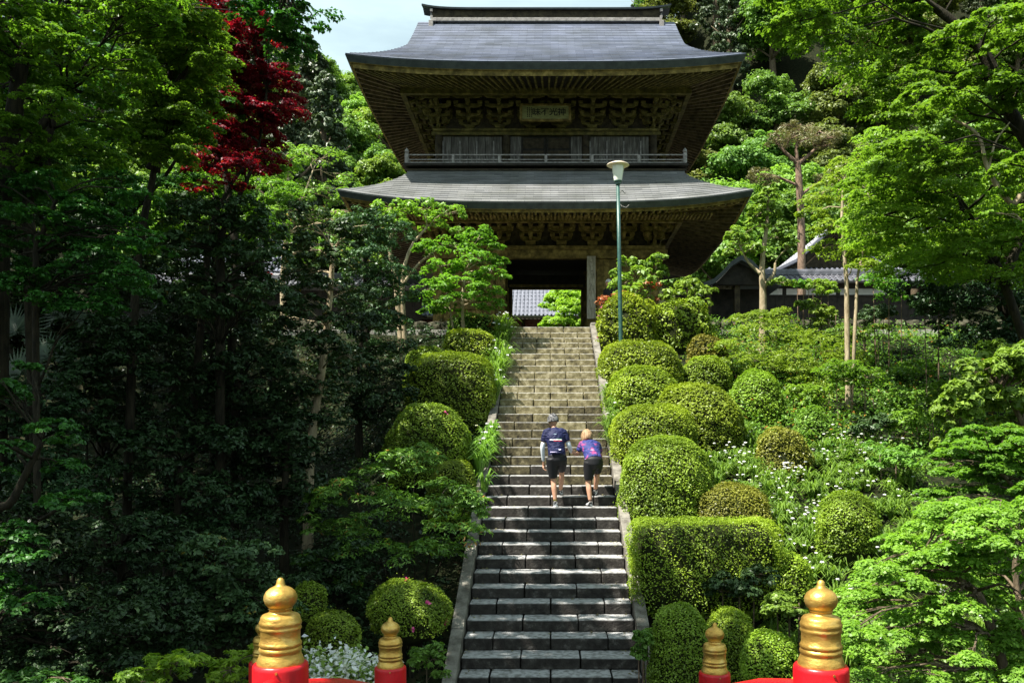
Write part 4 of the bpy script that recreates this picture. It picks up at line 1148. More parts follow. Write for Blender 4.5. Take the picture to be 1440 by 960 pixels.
plant('low_maple', 'smaller layered maple above the bright one at the right edge', 'tree',
      [([Vector((7.0, 11, ground(7.0, 11)-.2)), P(1440, 720, 11), P(1400, 660, 11)], .05, .02)],
      in_region(44, lerpx([(605, 1340, 1500), (660, 1310, 1500), (740, 1310, 1500)]), 606, 740, 10.2, 11.8, 28, 11, 99),
      'maple', L=.06, Wd=.038, per=800, sub=14, flat=.35, upn=1.1, seed=99, droop=.12)
# undergrowth on the right bank, shrub by shrub
for i, (x, y, Y, rx, rz, lm, lab) in enumerate((
        (1150, 555, 21, 40, 22, 'maple_y', 'light shrub between the feathery shrub and the iris bed'),
        (1198, 525, 20.4, 46, 30, 'maple', 'leafy shrub hiding the foot of the two-stemmed maple'),
        (1250, 560, 21, 46, 26, 'nandina', 'sparse green shrub halfway up the right bank'),
        (1215, 600, 19, 40, 22, 'camellia_w', 'scrubby plant right of the bluish rounded shrub'),
        (1290, 600, 19, 44, 26, 'maple_y', 'yellow-green shrub near the right edge of the bank'),
        (1270, 520, 23.5, 44, 20, 'maple', 'green shrub below the stone retaining wall'),
        (1140, 430, 25.5, 20, 12, 'broad', 'leafy shrub against the dark wall beside the slim pale tree'),
        (1165, 445, 25, 26, 20, 'broad', 'lush shrub left of the two-stemmed maple trunk'),
        (1230, 440, 24.5, 30, 18, 'camellia_w', 'shrub with pale leaves right of the two-stemmed maple trunk'),
        (1320, 430, 22, 40, 26, 'camellia_w', 'glossy shrub before the right end of the tile-roofed wall'),
        (1250, 405, 24, 44, 22, 'maple', 'light maple foliage hanging over the tiled wall'),
        (1155, 405, 25.5, 24, 16, 'maple_y', 'small bright maple before the wall left of the two-stemmed maple'),
        (1215, 470, 24, 50, 16, 'nandina', 'shrub along the foot of the retaining wall on the right'),
        (1130, 400, 26.5, 18, 10, 'maple', 'leafy twigs under the pruned pine before the wall'),
        (1260, 640, 17, 46, 24, 'iris', 'tall grassy shrub behind the white iris flowers'),
        (1330, 560, 19, 40, 26, 'maple', 'green undergrowth left of the large-leaved shrub'),
        (1250, 850, 9.8, 34, 24, 'broad', 'leafy plant between the right bridge post and the bright maple'),
        (1040, 820, 12.3, 50, 30, 'camellia_w', 'dark leafy undergrowth below the box hedge'),
        (1110, 850, 11.6, 34, 22, 'broad', 'large-leaved climber behind the tall right bridge post'),
        (905, 905, 10.9, 14, 26, 'iris', 'small weeds at the outer side of the right curb'))):
    rr_ = random.Random(200+i)
    bl = [bpx(x+rr_.uniform(-.7, .7)*rx, y+rr_.uniform(-.5, .6)*rz, Y+rr_.uniform(-.4, .4), rx*.5, rz*.5) for _ in range(7)]
    plant('bank_shrub', lab, 'shrub', [([gp(x, Y), P(x, y, Y)], .03, .01), ([gp(x-rx*.4, Y), P(x-rx*.5, y, Y)], .018, .007), ([gp(x+rx*.4, Y), P(x+rx*.4, y-3, Y)], .018, .007)],
          bl, lm, L=.10 if Y > 13 else .07, Wd=.045, per=260 if Y > 13 else 300, sub=10, seed=210+i, flat=.6, bark='bark_red' if i % 3 == 1 else 'bark')

# pruned pine right of the gate roof
pr = random.Random(5)
pine_b = []
for i in range(26):
    a = pr.uniform(0, 6.28); q_ = sqrt(pr.random())
    pine_b.append(bpx(1122+q_*50*cos(a), 205-q_*0+pr.uniform(-34, 4)*(1-q_*.55), 33+q_*1.5*sin(a), 15, 7))
for i in range(9):
    pine_b.append(bpx(pr.choice([pr.uniform(1062, 1095), pr.uniform(1155, 1200)]), pr.uniform(240, 256), 33+pr.uniform(-1, 1), 16, 5))
plant('pruned_pine', 'umbrella-shaped pruned pine with a tall reddish trunk right of the gate roof', 'pine tree',
      [([Vector(((1127-774)*33/F, 33, ZTOP-.3)), P(1127, 330, 33), P(1124, 260, 33), P(1122, 228, 33)], .17, .12),
       ([P(1122, 230, 33), P(1105, 215, 33), P(1088, 195, 33)], .09, .04), ([P(1122, 230, 33), P(1140, 216, 33), P(1165, 190, 33)], .09, .04),
       ([P(1122, 230, 33), P(1120, 205, 33), P(1126, 175, 33)], .09, .03), ([P(1124, 262, 33), P(1095, 250, 33), P(1070, 246, 33)], .06, .03),
       ([P(1125, 275, 33), P(1160, 252, 33), P(1190, 246, 33)], .06, .03)],
      pine_b, 'pine', L=.20, Wd=.035, per=120, sub=9, seed=101, bark='bark_red', twigs=5, twig_r=.018, flat=.5)

# ------------------------------------------------------------------ trees of the left side
plant('red_maple', 'dark red maple glowing at its right edge beside the gate', 'tree',
      [([Vector((-6.5, 16.5, ground(-6.5, 16.5)-.2)), P(330, 420, 16.5), P(325, 300, 16.5), P(310, 200, 16.5), P(300, 120, 16.5)], .10, .04), ([P(325, 300, 16.5), P(360, 220, 16.3), P(375, 130, 16.3)], .05, .02)],
      in_region(54, lerpx([(-20, 235, 310), (15, 250, 345), (50, 285, 385), (100, 300, 398), (190, 290, 398), (245, 280, 390)]), -10, 245, 15.5, 17.5, 26, 13, 111),
      'red_maple', L=.06, Wd=.04, per=1000, sub=14, flat=.4, upn=1, seed=111, bark='bark_dark', droop=.12)
plant('orange_maple', 'low spray of dark red and yellow maple leaves under the red maple', 'tree',
      [([Vector((-6.6, 15, ground(-6.6, 15)-.2)), P(290, 380, 15), P(320, 270, 15), P(350, 230, 15)], .08, .02)],
      [bpx(*a) for a in ((350, 240, 15, 34, 8), (325, 258, 15, 28, 8), (372, 216, 15, 16, 6), (300, 235, 15, 26, 8), (280, 262, 15, 22, 8), (338, 222, 15, 22, 7), (345, 265, 15, 16, 6), (370, 385, 26, 14, 8))],
      'red_maple', L=.055, Wd=.035, per=260, sub=10, flat=.35, seed=112, bark='bark_dark')
plant('maple_tree', 'green maple with yellow-green edge leaves overlapping the red maple', 'tree',
      [([Vector((-6.8, 13.5, ground(-6.8, 13.5)-.2)), P(190, 420, 13.5), P(215, 250, 13.5), P(240, 100, 13.5)], .09, .035), ([P(215, 240, 13.5), P(250, 120, 13.4), P(290, 60, 13.4)], .09, .03)],
      in_region(52, lerpx([(10, 190, 270), (50, 190, 300), (90, 200, 310), (140, 190, 275), (230, 190, 240)]), 10, 225, 12.3, 14.5, 38, 13, 113),
      'maple', L=.055, Wd=.036, per=1050, sub=15, flat=.35, upn=1.1, seed=113, bark='bark_dark', droop=.13)
plant('maple_tree', 'near maple arching over the top left corner with a long curved limb', 'tree',
      [([Vector((-7.2, 11, ground(-7.2, 11)-.2)), P(0, 330, 11), P(18, 180, 11), P(30, 90, 11), P(60, 30, 11), P(110, 5, 11), P(200, 5, 11)], .15, .04),
       ([P(10, 250, 11), P(50, 190, 11), P(90, 130, 11)], .10, .03), ([Vector((-6.4, 11, ground(-6.4, 11)-.2)), P(40, 320, 11), P(55, 230, 11), P(80, 160, 11)], .10, .04)],
      in_region(64, lerpx([(-90, -60, 300), (0, -60, 240), (100, -60, 200), (200, -60, 160), (270, -60, 120)]), -85, 270, 10, 12.5, 44, 14, 114),
      'maple', L=.05, Wd=.032, per=1000, sub=15, flat=.32, upn=1.1, seed=114, bark='bark_dark', droop=.14)
plant('overhanging_tree', 'olive leafy branch hanging in from the top edge left of the sky', 'tree',
      [([Vector((-8.2, 12, ground(-8.2, 12)-.2)), Vector((-8.0, 12, 4)), Vector((-7.2, 12, 8)), P(300, -60, 12), P(400, -20, 12)], .13, .04)],
      in_region(24, lerpx([(-80, 180, 430), (0, 300, 440), (30, 330, 442), (60, 390, 425), (85, 405, 425)]), -75, 80, 11.2, 13, 28, 11, 115),
      'maple_dark', L=.065, Wd=.04, per=400, sub=13, flat=.4, upn=1, seed=115, bark='bark_dark', droop=.15)
plant('maple_tree', 'green maple filling the space under the red maple crown', 'tree',
      [([gp(300, 18), P(300, 400, 18), P(310, 300, 18), P(330, 240, 18)], .08, .03)],
      in_region(40, lerpx([(215, 240, 400), (300, 210, 400), (350, 200, 380)]), 220, 350, 17, 20, 32, 12, 141),
      'maple', L=.07, Wd=.045, per=520, sub=14, flat=.4, upn=1, seed=141, bark='bark_dark', droop=.12)
plant('maple_tree', 'fine-leaved green maple hiding the trunks at the far left', 'tree',
      [([gp(60, 10.2), P(50, 420, 10.2), P(60, 330, 10.2), P(80, 280, 10.2)], .05, .02)],
      in_region(40, lerpx([(250, -40, 200), (330, -40, 230), (440, -40, 160)]), 250, 440, 9.6, 10.8, 34, 13, 142),
      'maple_dark', L=.05, Wd=.032, per=560, sub=14, flat=.4, upn=1, seed=142, bark='bark_dark', droop=.12)
# broad dark green masses behind the maples
plant('maple_tree', 'shaded dark green maple in the middle of the left side below the red one', 'tree',
      [([Vector((-9, 17, ground(-9, 17)-.2)), P(150, 380, 17), P(165, 260, 17), P(180, 180, 17)], .13, .05), ([P(150, 380, 17), P(90, 280, 17), P(60, 200, 17)], .07, .03), ([P(155, 330, 17), P(230, 250, 17), P(260, 200, 17)], .06, .02)],
      in_region(36, lerpx([(120, -20, 300), (200, -20, 330), (300, -20, 300), (350, 20, 250)]), 120, 345, 15.5, 18.5, 46, 15, 116),
      'maple_dark', L=.085, Wd=.055, per=620, sub=14, flat=.4, upn=1, seed=116, bark='bark_dark', droop=.12)
plant('twiggy_tree', 'pale thin-branched tree with loose light leaves between red maple and gate', 'tree',
      [([Vector(((400-774)*29/F, 29, ZTOP-.2)), P(398, 380, 29), P(408, 300, 29), P(405, 250, 29)], .12, .05), ([P(404, 320, 29), P(425, 280, 29), P(440, 240, 29)], .06, .02), ([P(404, 320, 29), P(385, 270, 29), P(375, 245, 29)], .05, .02)],
      in_region(34, lerpx([(215, 390, 450), (250, 365, 480), (330, 370, 520), (380, 400, 520)]), 218, 378, 27.5, 31, 26, 12, 117),
      'broad', L=.13, Wd=.065, per=260, sub=11, seed=117, bark='bark_pale', twigs=5, twig_r=.014)
def evergreen(label, px, Y, ytop, ybot, xl, xr, n, rx, rz, seed, lm='camellia_w', trunkpx=None, L=.093, per=450, bark='bark_dark', dY=1.2):
    tp = trunkpx or [(px, (ytop+ybot)/2+40), (px+5, ytop+30)]
    plant('evergreen_tree', label, 'tree', [([gp(px, Y)]+[P(a, b, Y) for a, b in tp], .11 if Y > 14 else .08, .04)],
          in_region(n, lerpx([(ytop, xl+20, xr-20), ((ytop+ybot)/2, xl, xr), (ybot, xl+15, xr-15)]), ytop, ybot, Y-dY, Y+dY, rx, rz, seed),
          lm, L=L, Wd=L*.48, per=per, sub=12, seed=seed, bark=bark, twigs=5)
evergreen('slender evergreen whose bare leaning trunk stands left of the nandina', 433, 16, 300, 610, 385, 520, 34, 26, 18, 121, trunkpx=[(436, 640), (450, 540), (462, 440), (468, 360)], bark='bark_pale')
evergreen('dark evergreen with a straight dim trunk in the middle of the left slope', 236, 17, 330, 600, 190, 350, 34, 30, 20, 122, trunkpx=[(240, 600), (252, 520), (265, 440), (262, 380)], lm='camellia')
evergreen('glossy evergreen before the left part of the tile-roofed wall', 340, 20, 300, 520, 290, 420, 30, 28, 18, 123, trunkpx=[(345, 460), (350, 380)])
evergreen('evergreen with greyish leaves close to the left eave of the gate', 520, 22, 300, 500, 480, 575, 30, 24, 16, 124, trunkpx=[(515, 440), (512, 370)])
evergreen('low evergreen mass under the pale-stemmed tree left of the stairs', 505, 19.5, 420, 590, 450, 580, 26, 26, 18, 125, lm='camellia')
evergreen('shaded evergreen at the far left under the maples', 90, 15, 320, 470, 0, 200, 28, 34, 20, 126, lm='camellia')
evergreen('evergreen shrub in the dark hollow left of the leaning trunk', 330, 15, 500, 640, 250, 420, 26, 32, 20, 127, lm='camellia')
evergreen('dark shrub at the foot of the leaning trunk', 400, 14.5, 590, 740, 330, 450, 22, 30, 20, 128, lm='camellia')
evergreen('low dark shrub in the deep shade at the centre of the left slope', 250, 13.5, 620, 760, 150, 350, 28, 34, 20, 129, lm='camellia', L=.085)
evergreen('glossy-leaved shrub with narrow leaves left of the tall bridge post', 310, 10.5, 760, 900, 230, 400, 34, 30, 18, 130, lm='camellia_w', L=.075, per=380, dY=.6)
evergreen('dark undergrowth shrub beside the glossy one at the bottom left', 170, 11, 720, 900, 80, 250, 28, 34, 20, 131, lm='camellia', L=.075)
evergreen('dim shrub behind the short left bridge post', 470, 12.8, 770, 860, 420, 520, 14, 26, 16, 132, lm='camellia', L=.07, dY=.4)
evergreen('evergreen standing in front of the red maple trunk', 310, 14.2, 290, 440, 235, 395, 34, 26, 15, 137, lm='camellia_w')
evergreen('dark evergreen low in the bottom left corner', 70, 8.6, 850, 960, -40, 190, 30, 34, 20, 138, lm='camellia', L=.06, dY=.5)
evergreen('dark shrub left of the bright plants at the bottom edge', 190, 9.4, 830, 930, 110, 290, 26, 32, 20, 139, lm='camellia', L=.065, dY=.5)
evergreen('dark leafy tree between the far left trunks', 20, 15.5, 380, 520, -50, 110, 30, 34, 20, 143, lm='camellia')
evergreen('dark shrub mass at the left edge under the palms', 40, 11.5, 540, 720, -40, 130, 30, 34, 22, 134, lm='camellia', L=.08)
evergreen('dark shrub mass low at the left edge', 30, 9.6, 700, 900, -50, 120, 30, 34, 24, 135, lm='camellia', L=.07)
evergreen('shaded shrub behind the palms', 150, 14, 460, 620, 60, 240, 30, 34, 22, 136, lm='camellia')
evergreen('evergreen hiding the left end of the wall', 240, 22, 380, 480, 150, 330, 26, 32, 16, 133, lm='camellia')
plant('left_edge_tree', 'leafy green branches reaching in at the left edge of the picture', 'tree',
      [([Vector((-5.2, 8, ground(-5.2, 8)-.2)), P(-20, 800, 8), P(20, 700, 8), P(60, 620, 8)], .08, .02), ([P(-20, 780, 8), P(40, 740, 8), P(110, 700, 8)], .03, .01)],
      in_region(20, lerpx([(600, -40, 110), (700, -40, 150), (720, -40, 60), (790, -40, 60), (880, -40, 40)]), 600, 880, 7.4, 8.6, 34, 12, 118)
      + in_region(6, lerpx([(480, -40, 30), (560, -40, 60)]), 480, 560, 7.6, 8.4, 26, 12, 119),
      'maple_dark', L=.055, Wd=.035, per=420, sub=13, flat=.4, upn=1, seed=118, bark='bark_dark', droop=.1)
# low plants at the bottom left; sunlight on the first two is leaf colour
for i, (x, y, Y, rx, rz, lm, lab) in enumerate((
        (240, 940, 8.2, 55, 26, 'maple_sunlit', 'bright leafy plant at the bottom edge left of the tall bridge post'),
        (330, 935, 8.0, 40, 30, 'maple_sunlit', 'light green plant touching the tall left bridge post'),
        (180, 960, 7.8, 40, 18, 'maple', 'green plant at the bottom left corner'),
        (60, 955, 7.6, 60, 18, 'maple_dark', 'dark green plant in the bottom left corner'),
        (600, 930, 9.8, 26, 30, 'iris', 'weeds under the left curb beside the short bridge post'))):
    rr_ = random.Random(300+i)
    bl = [bpx(x+rr_.uniform(-.8, .8)*rx, y+rr_.uniform(-.6, .6)*rz, Y+rr_.uniform(-.3, .3), rx*.45, rz*.5) for _ in range(9)]
    plant('low_plant', lab, 'plant', [([gp(x, Y), P(x, y, Y)], .015, .006)], bl, lm, L=.07, Wd=.024, per=170, sub=9, seed=310+i)
wf = cens_px(40, 395, 535, 7.9, 8.7, rg)
wf[:, 2] = [(630-rg.uniform(925, 965))*8.3/F for _ in wf]
tw = thing('white_leaved_plant', 'patch of white-leaved plants between the two left bridge posts', 'plant', tuple(wf.mean(0)-np.array([0, 0, .4])))
cc = np.repeat(wf, 40, 0)+rg.normal(size=(1600, 3))*np.array([.09, .09, .05])
npart('white_leaves', leaves(cc, rg.normal(size=cc.shape)*.5+np.array([0, -.3, 1]), .06, .035, rg), M['petal'], tw)
npart('green_leaves', leaves(np.repeat(wf, 40, 0)+rg.normal(size=(1600, 3))*np.array([.13, .12, .08])-np.array([0, 0, .06]), rg.normal(size=cc.shape)*.5+np.array([0, -.3, 1]), .07, .035, rg), M['broad'], tw)
q = MB()
for w_ in wf[::3]: q.tube([(w_[0], w_[1], ground(w_[0], w_[1])-.05), tuple(w_)], [.01, .005], 4)
q.build('stems', M['bark_dark'], tw)
# fan palms in the shade
for i, (x, y, Y) in enumerate(((30, 470, 14), (75, 505, 13.5), (100, 450, 14.5), (35, 530, 13))):
    base = P(x, y, Y); t = thing('fan_palm', ['fan palm leaf cluster at the left edge in the shade', 'second fan palm leaf lower right of the first', 'fan palm leaf under the dark maple', 'lowest fan palm leaf at the left edge'][i], 'palm', (base.x, base.y, ground(base.x, base.y)))
    MB().tube([(base.x+.3, base.y+.2, ground(base.x, base.y)-.1), (base.x+.15, base.y+.1, base.z-.6), tuple(base)], [.03, .02, .012], 6).build('stem', M['bark_dark'], t)
    n = 26; c, al, nr = [], [], []
    for k in range(n):
        a = -0.3+k*(pi+.6)/(n-1)
        d = np.array([cos(a), -.35, sin(a)]); c.append(np.array(base)+d*.26); al.append(d); nr.append([0, -1, .3])
    V, Q, tt = leaves(np.array(c), np.array(nr), .52, .045, np.random.default_rng(i), along=np.array(al)*9)
    npart('fronds', (V, Q, tt), M['fern'], t)

# tall trees standing over the left bank; their crowns meet above the picture and shade the hollow
def canopy(label, x, y, tops, n, seed, X0, X1, Y0, Y1, Z0, Z1, lm='maple_dark', r=1.3, per=1000):
    rr = random.Random(seed); bl = []
    for i in range(n):
        bl.append((rr.uniform(X0, X1), rr.uniform(Y0, Y1), rr.uniform(Z0, Z1), r*rr.uniform(.8, 1.3), r*rr.uniform(.8, 1.3), r*.42, 1.0))
    plant('tall_tree', label, 'tree', [([Vector((x, y, ground(x, y)-.2)), Vector((x+.2, y, 3)), Vector(((x+tops[0])/2, (y+tops[1])/2, Z0-1)), Vector((tops[0], tops[1], Z0+.5))], .32, .12)],
          bl, lm, L=.21, Wd=.15, per=int(per*.5), sub=16, seed=seed, bark='bark_dark', flat=.5, upn=1, group='tall trees shading the left bank', twigs=2)
canopy('tall tree shading the left bank from above', -10.5, 9, (-9.5, 9), 32, 401, -13.5, -8.8, 5.5, 12, 8.2, 10.5)
canopy('tall tree shading the left bank from above', -13.5, 15, (-12, 15), 32, 402, -16, -10.8, 11, 18, 9.2, 11.5)
canopy('tall tree shading the left bank from above', -16, 21, (-14.5, 21), 30, 403, -19, -12.0, 17, 25, 10, 12.5)
canopy('tall tree shading the left bank from above', -6.2, 4.8, (-5.6, 5), 34, 404, -8.3, -3.7, 3.2, 9.6, 7.2, 9.2, per=1700)

# ------------------------------------------------------------------ forest on the hill behind
def forest_crown(kind, seed, leafL, n):
    rng = np.random.default_rng(seed); rr = random.Random(seed)
    if kind == 'broad':
        bl = []
        for i in range(22):
            a = rr.uniform(0, 6.28); h = rr.uniform(0, 1); q_ = sqrt(rr.random())*(1.0 if h < .6 else .65)
            bl.append((q_*2.2*cos(a), q_*2.2*sin(a), 3.4+h*3.6, 1.35, 1.35, 1.0, 1.0))
        return clumpy(bl, n//22, leafL, leafL*.62, rng, sub=14, subr=.48, flat=.62, upn=.8, zmin=-.3)
    bl = []
    for i in range(40):
        h = (i+.5)/40; a = i*2.4; R_ = 1.9*(1-h)**.75+.15
        bl.append((R_*.75*cos(a), R_*.75*sin(a), 2.2+h*9.5, .75*(1-h*.5), .75*(1-h*.5), .45, 1-h*.5))
    return clumpy(bl, n//40, leafL, leafL*.45, rng, sub=10, subr=.5, flat=.6, upn=.3, zmin=-.6, droop=.05)
def crown_me(kind, seed, L, n):
    V, Q, t = forest_crown(kind, seed, L, n); return np_mesh('crown', V, Q, t)
def trunk_me(h, r):
    q = MB(); rr = random.Random(int(h*100))
    q.tube([(0, 0, -1), (.05, .02, h*.3), (-.05, .05, h*.7), (0, 0, h)], [r*1.2, r, r*.7, r*.3], 8)
    for i in range(8):
        a = rr.uniform(0, 6.28); z = h*rr.uniform(.45, .8)
        q.tube([(0, 0, z), (cos(a)*.8, sin(a)*.8, z+.6), (cos(a)*1.7, sin(a)*1.7, z+1.3)], [r*.4, r*.25, r*.1], 5)
    me = q.mesh('trunk', True); me.materials.append(M['bark']); return me
near_b = [crown_me('broad', 501+i, .22, 20000) for i in range(3)]
far_b = [crown_me('broad', 511+i, .25, 19000) for i in range(3)]
far_c = [crown_me('cedar', 521+i, .27, 14000) for i in range(2)]
near_c = [crown_me('cedar', 531, .22, 22000)]
for me in near_b+far_b+far_c+near_c: me.materials.append(M['forest'])
tr_b, tr_c = trunk_me(5.6, .28), trunk_me(10.5, .3)
def hill_tree(x, y, sc, kind, near, lm, label, group, rr, sz=1.0):
    me = rr.choice(near_b if near else far_b) if kind == 'b' else rr.choice(near_c if near else far_c)
    t = thing('broadleaf_tree' if kind == 'b' else 'cedar_tree', label, 'tree', (x, y, ground(x, y)-.2), group, rr.uniform(0, 6.28))
    t.scale = (sc, sc, sc*sz)
    k = link('trunk', tr_b if kind == 'b' else tr_c, None, t)
    c = link('crown', me, None, t)
    c.material_slots[0].link = 'OBJECT'; c.material_slots[0].material = M[lm]
    return t
fr = random.Random(31)
cnt = 0; row_i = 0; hills = []
Yr = 54.0
while Yr < 128:
    dx = 4.9 if Yr < 80 else 5.6
    x = -0.62*Yr-4
    while x < .62*Yr+4:
        X = x+fr.uniform(-1.8, 1.8); Y = Yr+fr.uniform(-2.2, 2.2)
        x += dx
        sx = 774+X*F/Y; z = ground(X, Y)
        ztop = 630-(z+9)*F/Y
        if 600 < sx < 945 and ztop > 14 and not (Y < 56): continue      # wholly behind the gate
        if 600 < sx < 925 and Y < 75 : continue
        if sx < 40 and Y > 90: continue
        if ztop > 480: continue
        if Y < 62 and (1060 < sx < 1300 or 180 < sx < 400): pass
        up = 630-(z+4)*F/Y
        # right hill: evergreen olive crowns high up, fresh lime below; left: cedars behind the gate edge
        rnd = fr.random()
        if sx > 900:
            if up < 120: kind, lm = ('b', 'forest_olive') if rnd < .5 else (('b', 'forest') if rnd < .93 else ('c', 'cedar'))
            else: kind, lm = ('b', 'forest_lime') if rnd < .5 else (('b', 'forest') if rnd < .85 else ('b', 'forest_olive'))
            grp = 'trees on the right hillside behind the gate'
        else:
            if sx < 440 and up < 200 and rnd < .45: kind, lm = 'c', 'cedar'
            else: kind, lm = ('b', 'forest_lime') if rnd < .6 else ('b', 'forest')
            grp = 'trees on the left hillside behind the gate'
        knd = {'forest_olive': 'olive-green tree', 'forest': 'mid green tree', 'forest_lime': 'fresh light green tree', 'cedar': 'tall dark cedar'}[lm]
        side_ = 'right' if sx > 900 else 'left'
        sc = fr.uniform(.95, 1.4)*(1.0 if kind == 'b' else 1.05)
        t_ = hill_tree(X, Y, sc, kind, Y < 72, lm, knd, knd+'s on the '+side_+' hillside behind the gate', fr, fr.uniform(.9, 1.15))
        hills.append((side_, row_i, abs(X), t_, knd))
        cnt += 1
    Yr += 6.2; row_i += 1
ORD = ['first', 'second', 'third', 'fourth', 'fifth', 'sixth', 'seventh', 'eighth', 'ninth', 'tenth', 'eleventh', 'twelfth', 'thirteenth', 'fourteenth', 'fifteenth', 'sixteenth', 'seventeenth', 'eighteenth', 'nineteenth', 'twentieth']+['outermost']*20
seen_ = {}
for side_, r_, ax, t_, knd in sorted(hills, key=lambda h: (h[0], h[1], h[2])):
    n_ = seen_.get((side_, r_), 0); seen_[(side_, r_)] = n_+1
    t_['label'] = f"{knd}, {ORD[r_]} row up the {side_} hillside, {ORD[n_]} outward from the gate"
# cedars that stand out above the left bank
for i, (px, Y, top, lab) in enumerate(((432, 62, 48, 'dark layered cedar beside the red maple against the sky'), (455, 58, 95, 'dark cedar just left of the upper roof corner'), (405, 56, 130, 'dark cedar half hidden by the red maple'))):
    X = (px-774)*Y/F; gz = ground(X, Y); H = (630-top)*Y/F-gz
    sc = H/12.0
    t = hill_tree(X, Y, sc*.95, 'c', True, 'cedar', lab, None, fr, 1.05)
    if 'group' in t: del t['group']
# the round maple seen through the gate
plant('round_maple', 'round bright maple in the court seen through the gate opening', 'tree', [([Vector((.9, 45, ground(.9, 45)-.2)), Vector((.9, 45, 6.5))], .12, .06)],
      [bpx(*a) for a in ((795, 425, 45, 26, 18), (774, 432, 45, 18, 16), (800, 412, 45, 24, 12), (785, 418, 45, 18, 12), (826, 412, 45, 16, 16), (815, 425, 44.5, 18, 16), (800, 435, 44, 24, 14), (782, 452, 44, 22, 12), (822, 455, 44, 16, 12), (810, 445, 44.6, 20, 14), (790, 458, 44.6, 24, 12), (805, 420, 45, 16, 12), (820, 430, 45, 12, 14))], 'maple_sunlit', L=.13, Wd=.08, per=1300, sub=16, seed=140, flat=.6)

# ------------------------------------------------------------------ walls and buildings
def tile_roof(name, parent, p00, p10, p01, p11, rows, cols, m, r=.06, board=None):
    "pan-and-cover tiles: p00-p10 along the eave, p01-p11 along the ridge; each cover row is a half-round ridge with stepped tiles"
    p00, p10, p01, p11 = map(Vector, (p00, p10, p01, p11))
    q = MB(); q.add([p00, p10, p11, p01], [(0, 1, 2, 3)])
    nrm = (p10-p00).cross(p01-p00).normalized()
    o = q.build(name+'_bed', m, parent); sm = o.modifiers.new('s', 'SOLIDIFY'); sm.thickness = .05; sm.offset = 0
    q = MB()
    for i in range(cols):
        a = p00.lerp(p10, (i+.5)/cols); b = p01.lerp(p11, (i+.5)/cols)
        for j in range(rows):
            c = a.lerp(b, j/rows); d = a.lerp(b, (j+1.04)/rows)
            q.tube([c+nrm*(r*.9), d+nrm*(r*.45)], [r, r*.88], 6)
    o = q.build(name+'_tiles', m, parent); o['kind'] = 'stuff'
def wall_with_roof(label, x0, x1, Y, ztop, slot, cat='wall', left=False):
    w = thing('tiled_wall', label, cat, ((x0+x1)/2, Y, ZTOP-.2))
    n = max(2, int((x1-x0)/.32)); bw = (x1-x0)/n; rr = random.Random(int(x1*10))
    z1 = 5.5 if slot else ztop-.42
    for i in range(n):
        MB().box(x0+i*bw+.004, x0+(i+1)*bw-.004, Y-.03+rr.uniform(0, .012), Y+.03, ZTOP-.3, z1-.002).build('wall_board', M['wood_black'], w)
    if slot:
        MB().box(x0, x1, Y-.06, Y+.06, z1, z1+.06).build('sill_beam', M['wood_black'], w)
        MB().box(x0, x1, Y-.07, Y+.07, z1+.30, ztop-.32).build('top_beam', M['wood_black'], w)
        k = x0+1.3
        while k < x1:
            MB().box(k-.06, k+.06, Y-.05, Y+.05, z1+.062, z1+.298).build('slot_post', M['wood_black'], w); k += 1.95
    zr = ztop
    tile_roof('roof', w, (x0-.1, Y-.62, zr-.36), (x1+.1, Y-.62, zr-.36), (x0-.1, Y, zr-.02), (x1+.1, Y, zr-.02), 4, int((x1-x0)/.19), M['tile'], .045)
    tile_roof('roof_back', w, (x1+.1, Y+.62, zr-.36), (x0-.1, Y+.62, zr-.36), (x1+.1, Y, zr-.02), (x0-.1, Y, zr-.02), 2, int((x1-x0)/.4), M['tile'], .045)
    MB().box(x0-.12, x1+.12, Y-.09, Y+.09, zr-.03, zr+.13).build('roof_ridge', M['tile'], w, bevel=.02)
    MB().tube([(x0-.14, Y, zr+.14), (x1+.14, Y, zr+.14)], .06, 8).build('ridge_tile', M['tile'], w)
    return w
wall_with_roof('long dark board wall with an open slot and grey tiled roof right of the gate', 7.2, 14.6, 31, 6.30, True)
wall_with_roof('dark board wall with a grey tiled roof left of the gate', -16.5, -4.6, 30.5, 6.05, False)
# curved dark porch between gate and wall
pc = thing('side_porch', 'dark side porch with a curved gable roof between the gate and the tiled wall', 'porch', (6.7, 30, ZTOP-.2))
kx = lambda px: (px-774)*29/F
kz = lambda py: (630-py)*29/F
out = [(985, 402), (1000, 396), (1012, 385), (1024, 372), (1037, 364), (1052, 371), (1064, 384), (1076, 394), (1092, 400)]
top = [(kx(a), kz(b)) for a, b in out]; low = [(kx(a), kz(b+7)) for a, b in reversed(out)]
MB().prism(top+low, 28.4, 31.6).build('porch_roof', M['roof_edge'], pc)
MB().prism([(kx(a), kz(b+8)) for a, b in out[1:-1]]+[(kx(1070), kz(402)), (kx(1005), kz(402))], 28.75, 28.85).build('gable_board', M['wood_black'], pc)
for a in (996, 1036, 1074): MB().box(kx(a)-.09, kx(a)+.09, 28.9, 29.1, ZTOP-.2, kz(402)).build('post', M['wood_dark'], pc)
MB().box(kx(996), kx(1074), 29.6, 29.7, ZTOP-.2, kz(402)).build('wall', M['wood_black'], pc)
MB().box(kx(985), kx(1090), 28.86, 29.0, kz(402), kz(398)).build('beam', M['wood_black'], pc)
MB().box(4.35, kx(990), 30, 30.1, ZTOP-.2, 5.9).build('link_wall', M['wood_black'], pc)
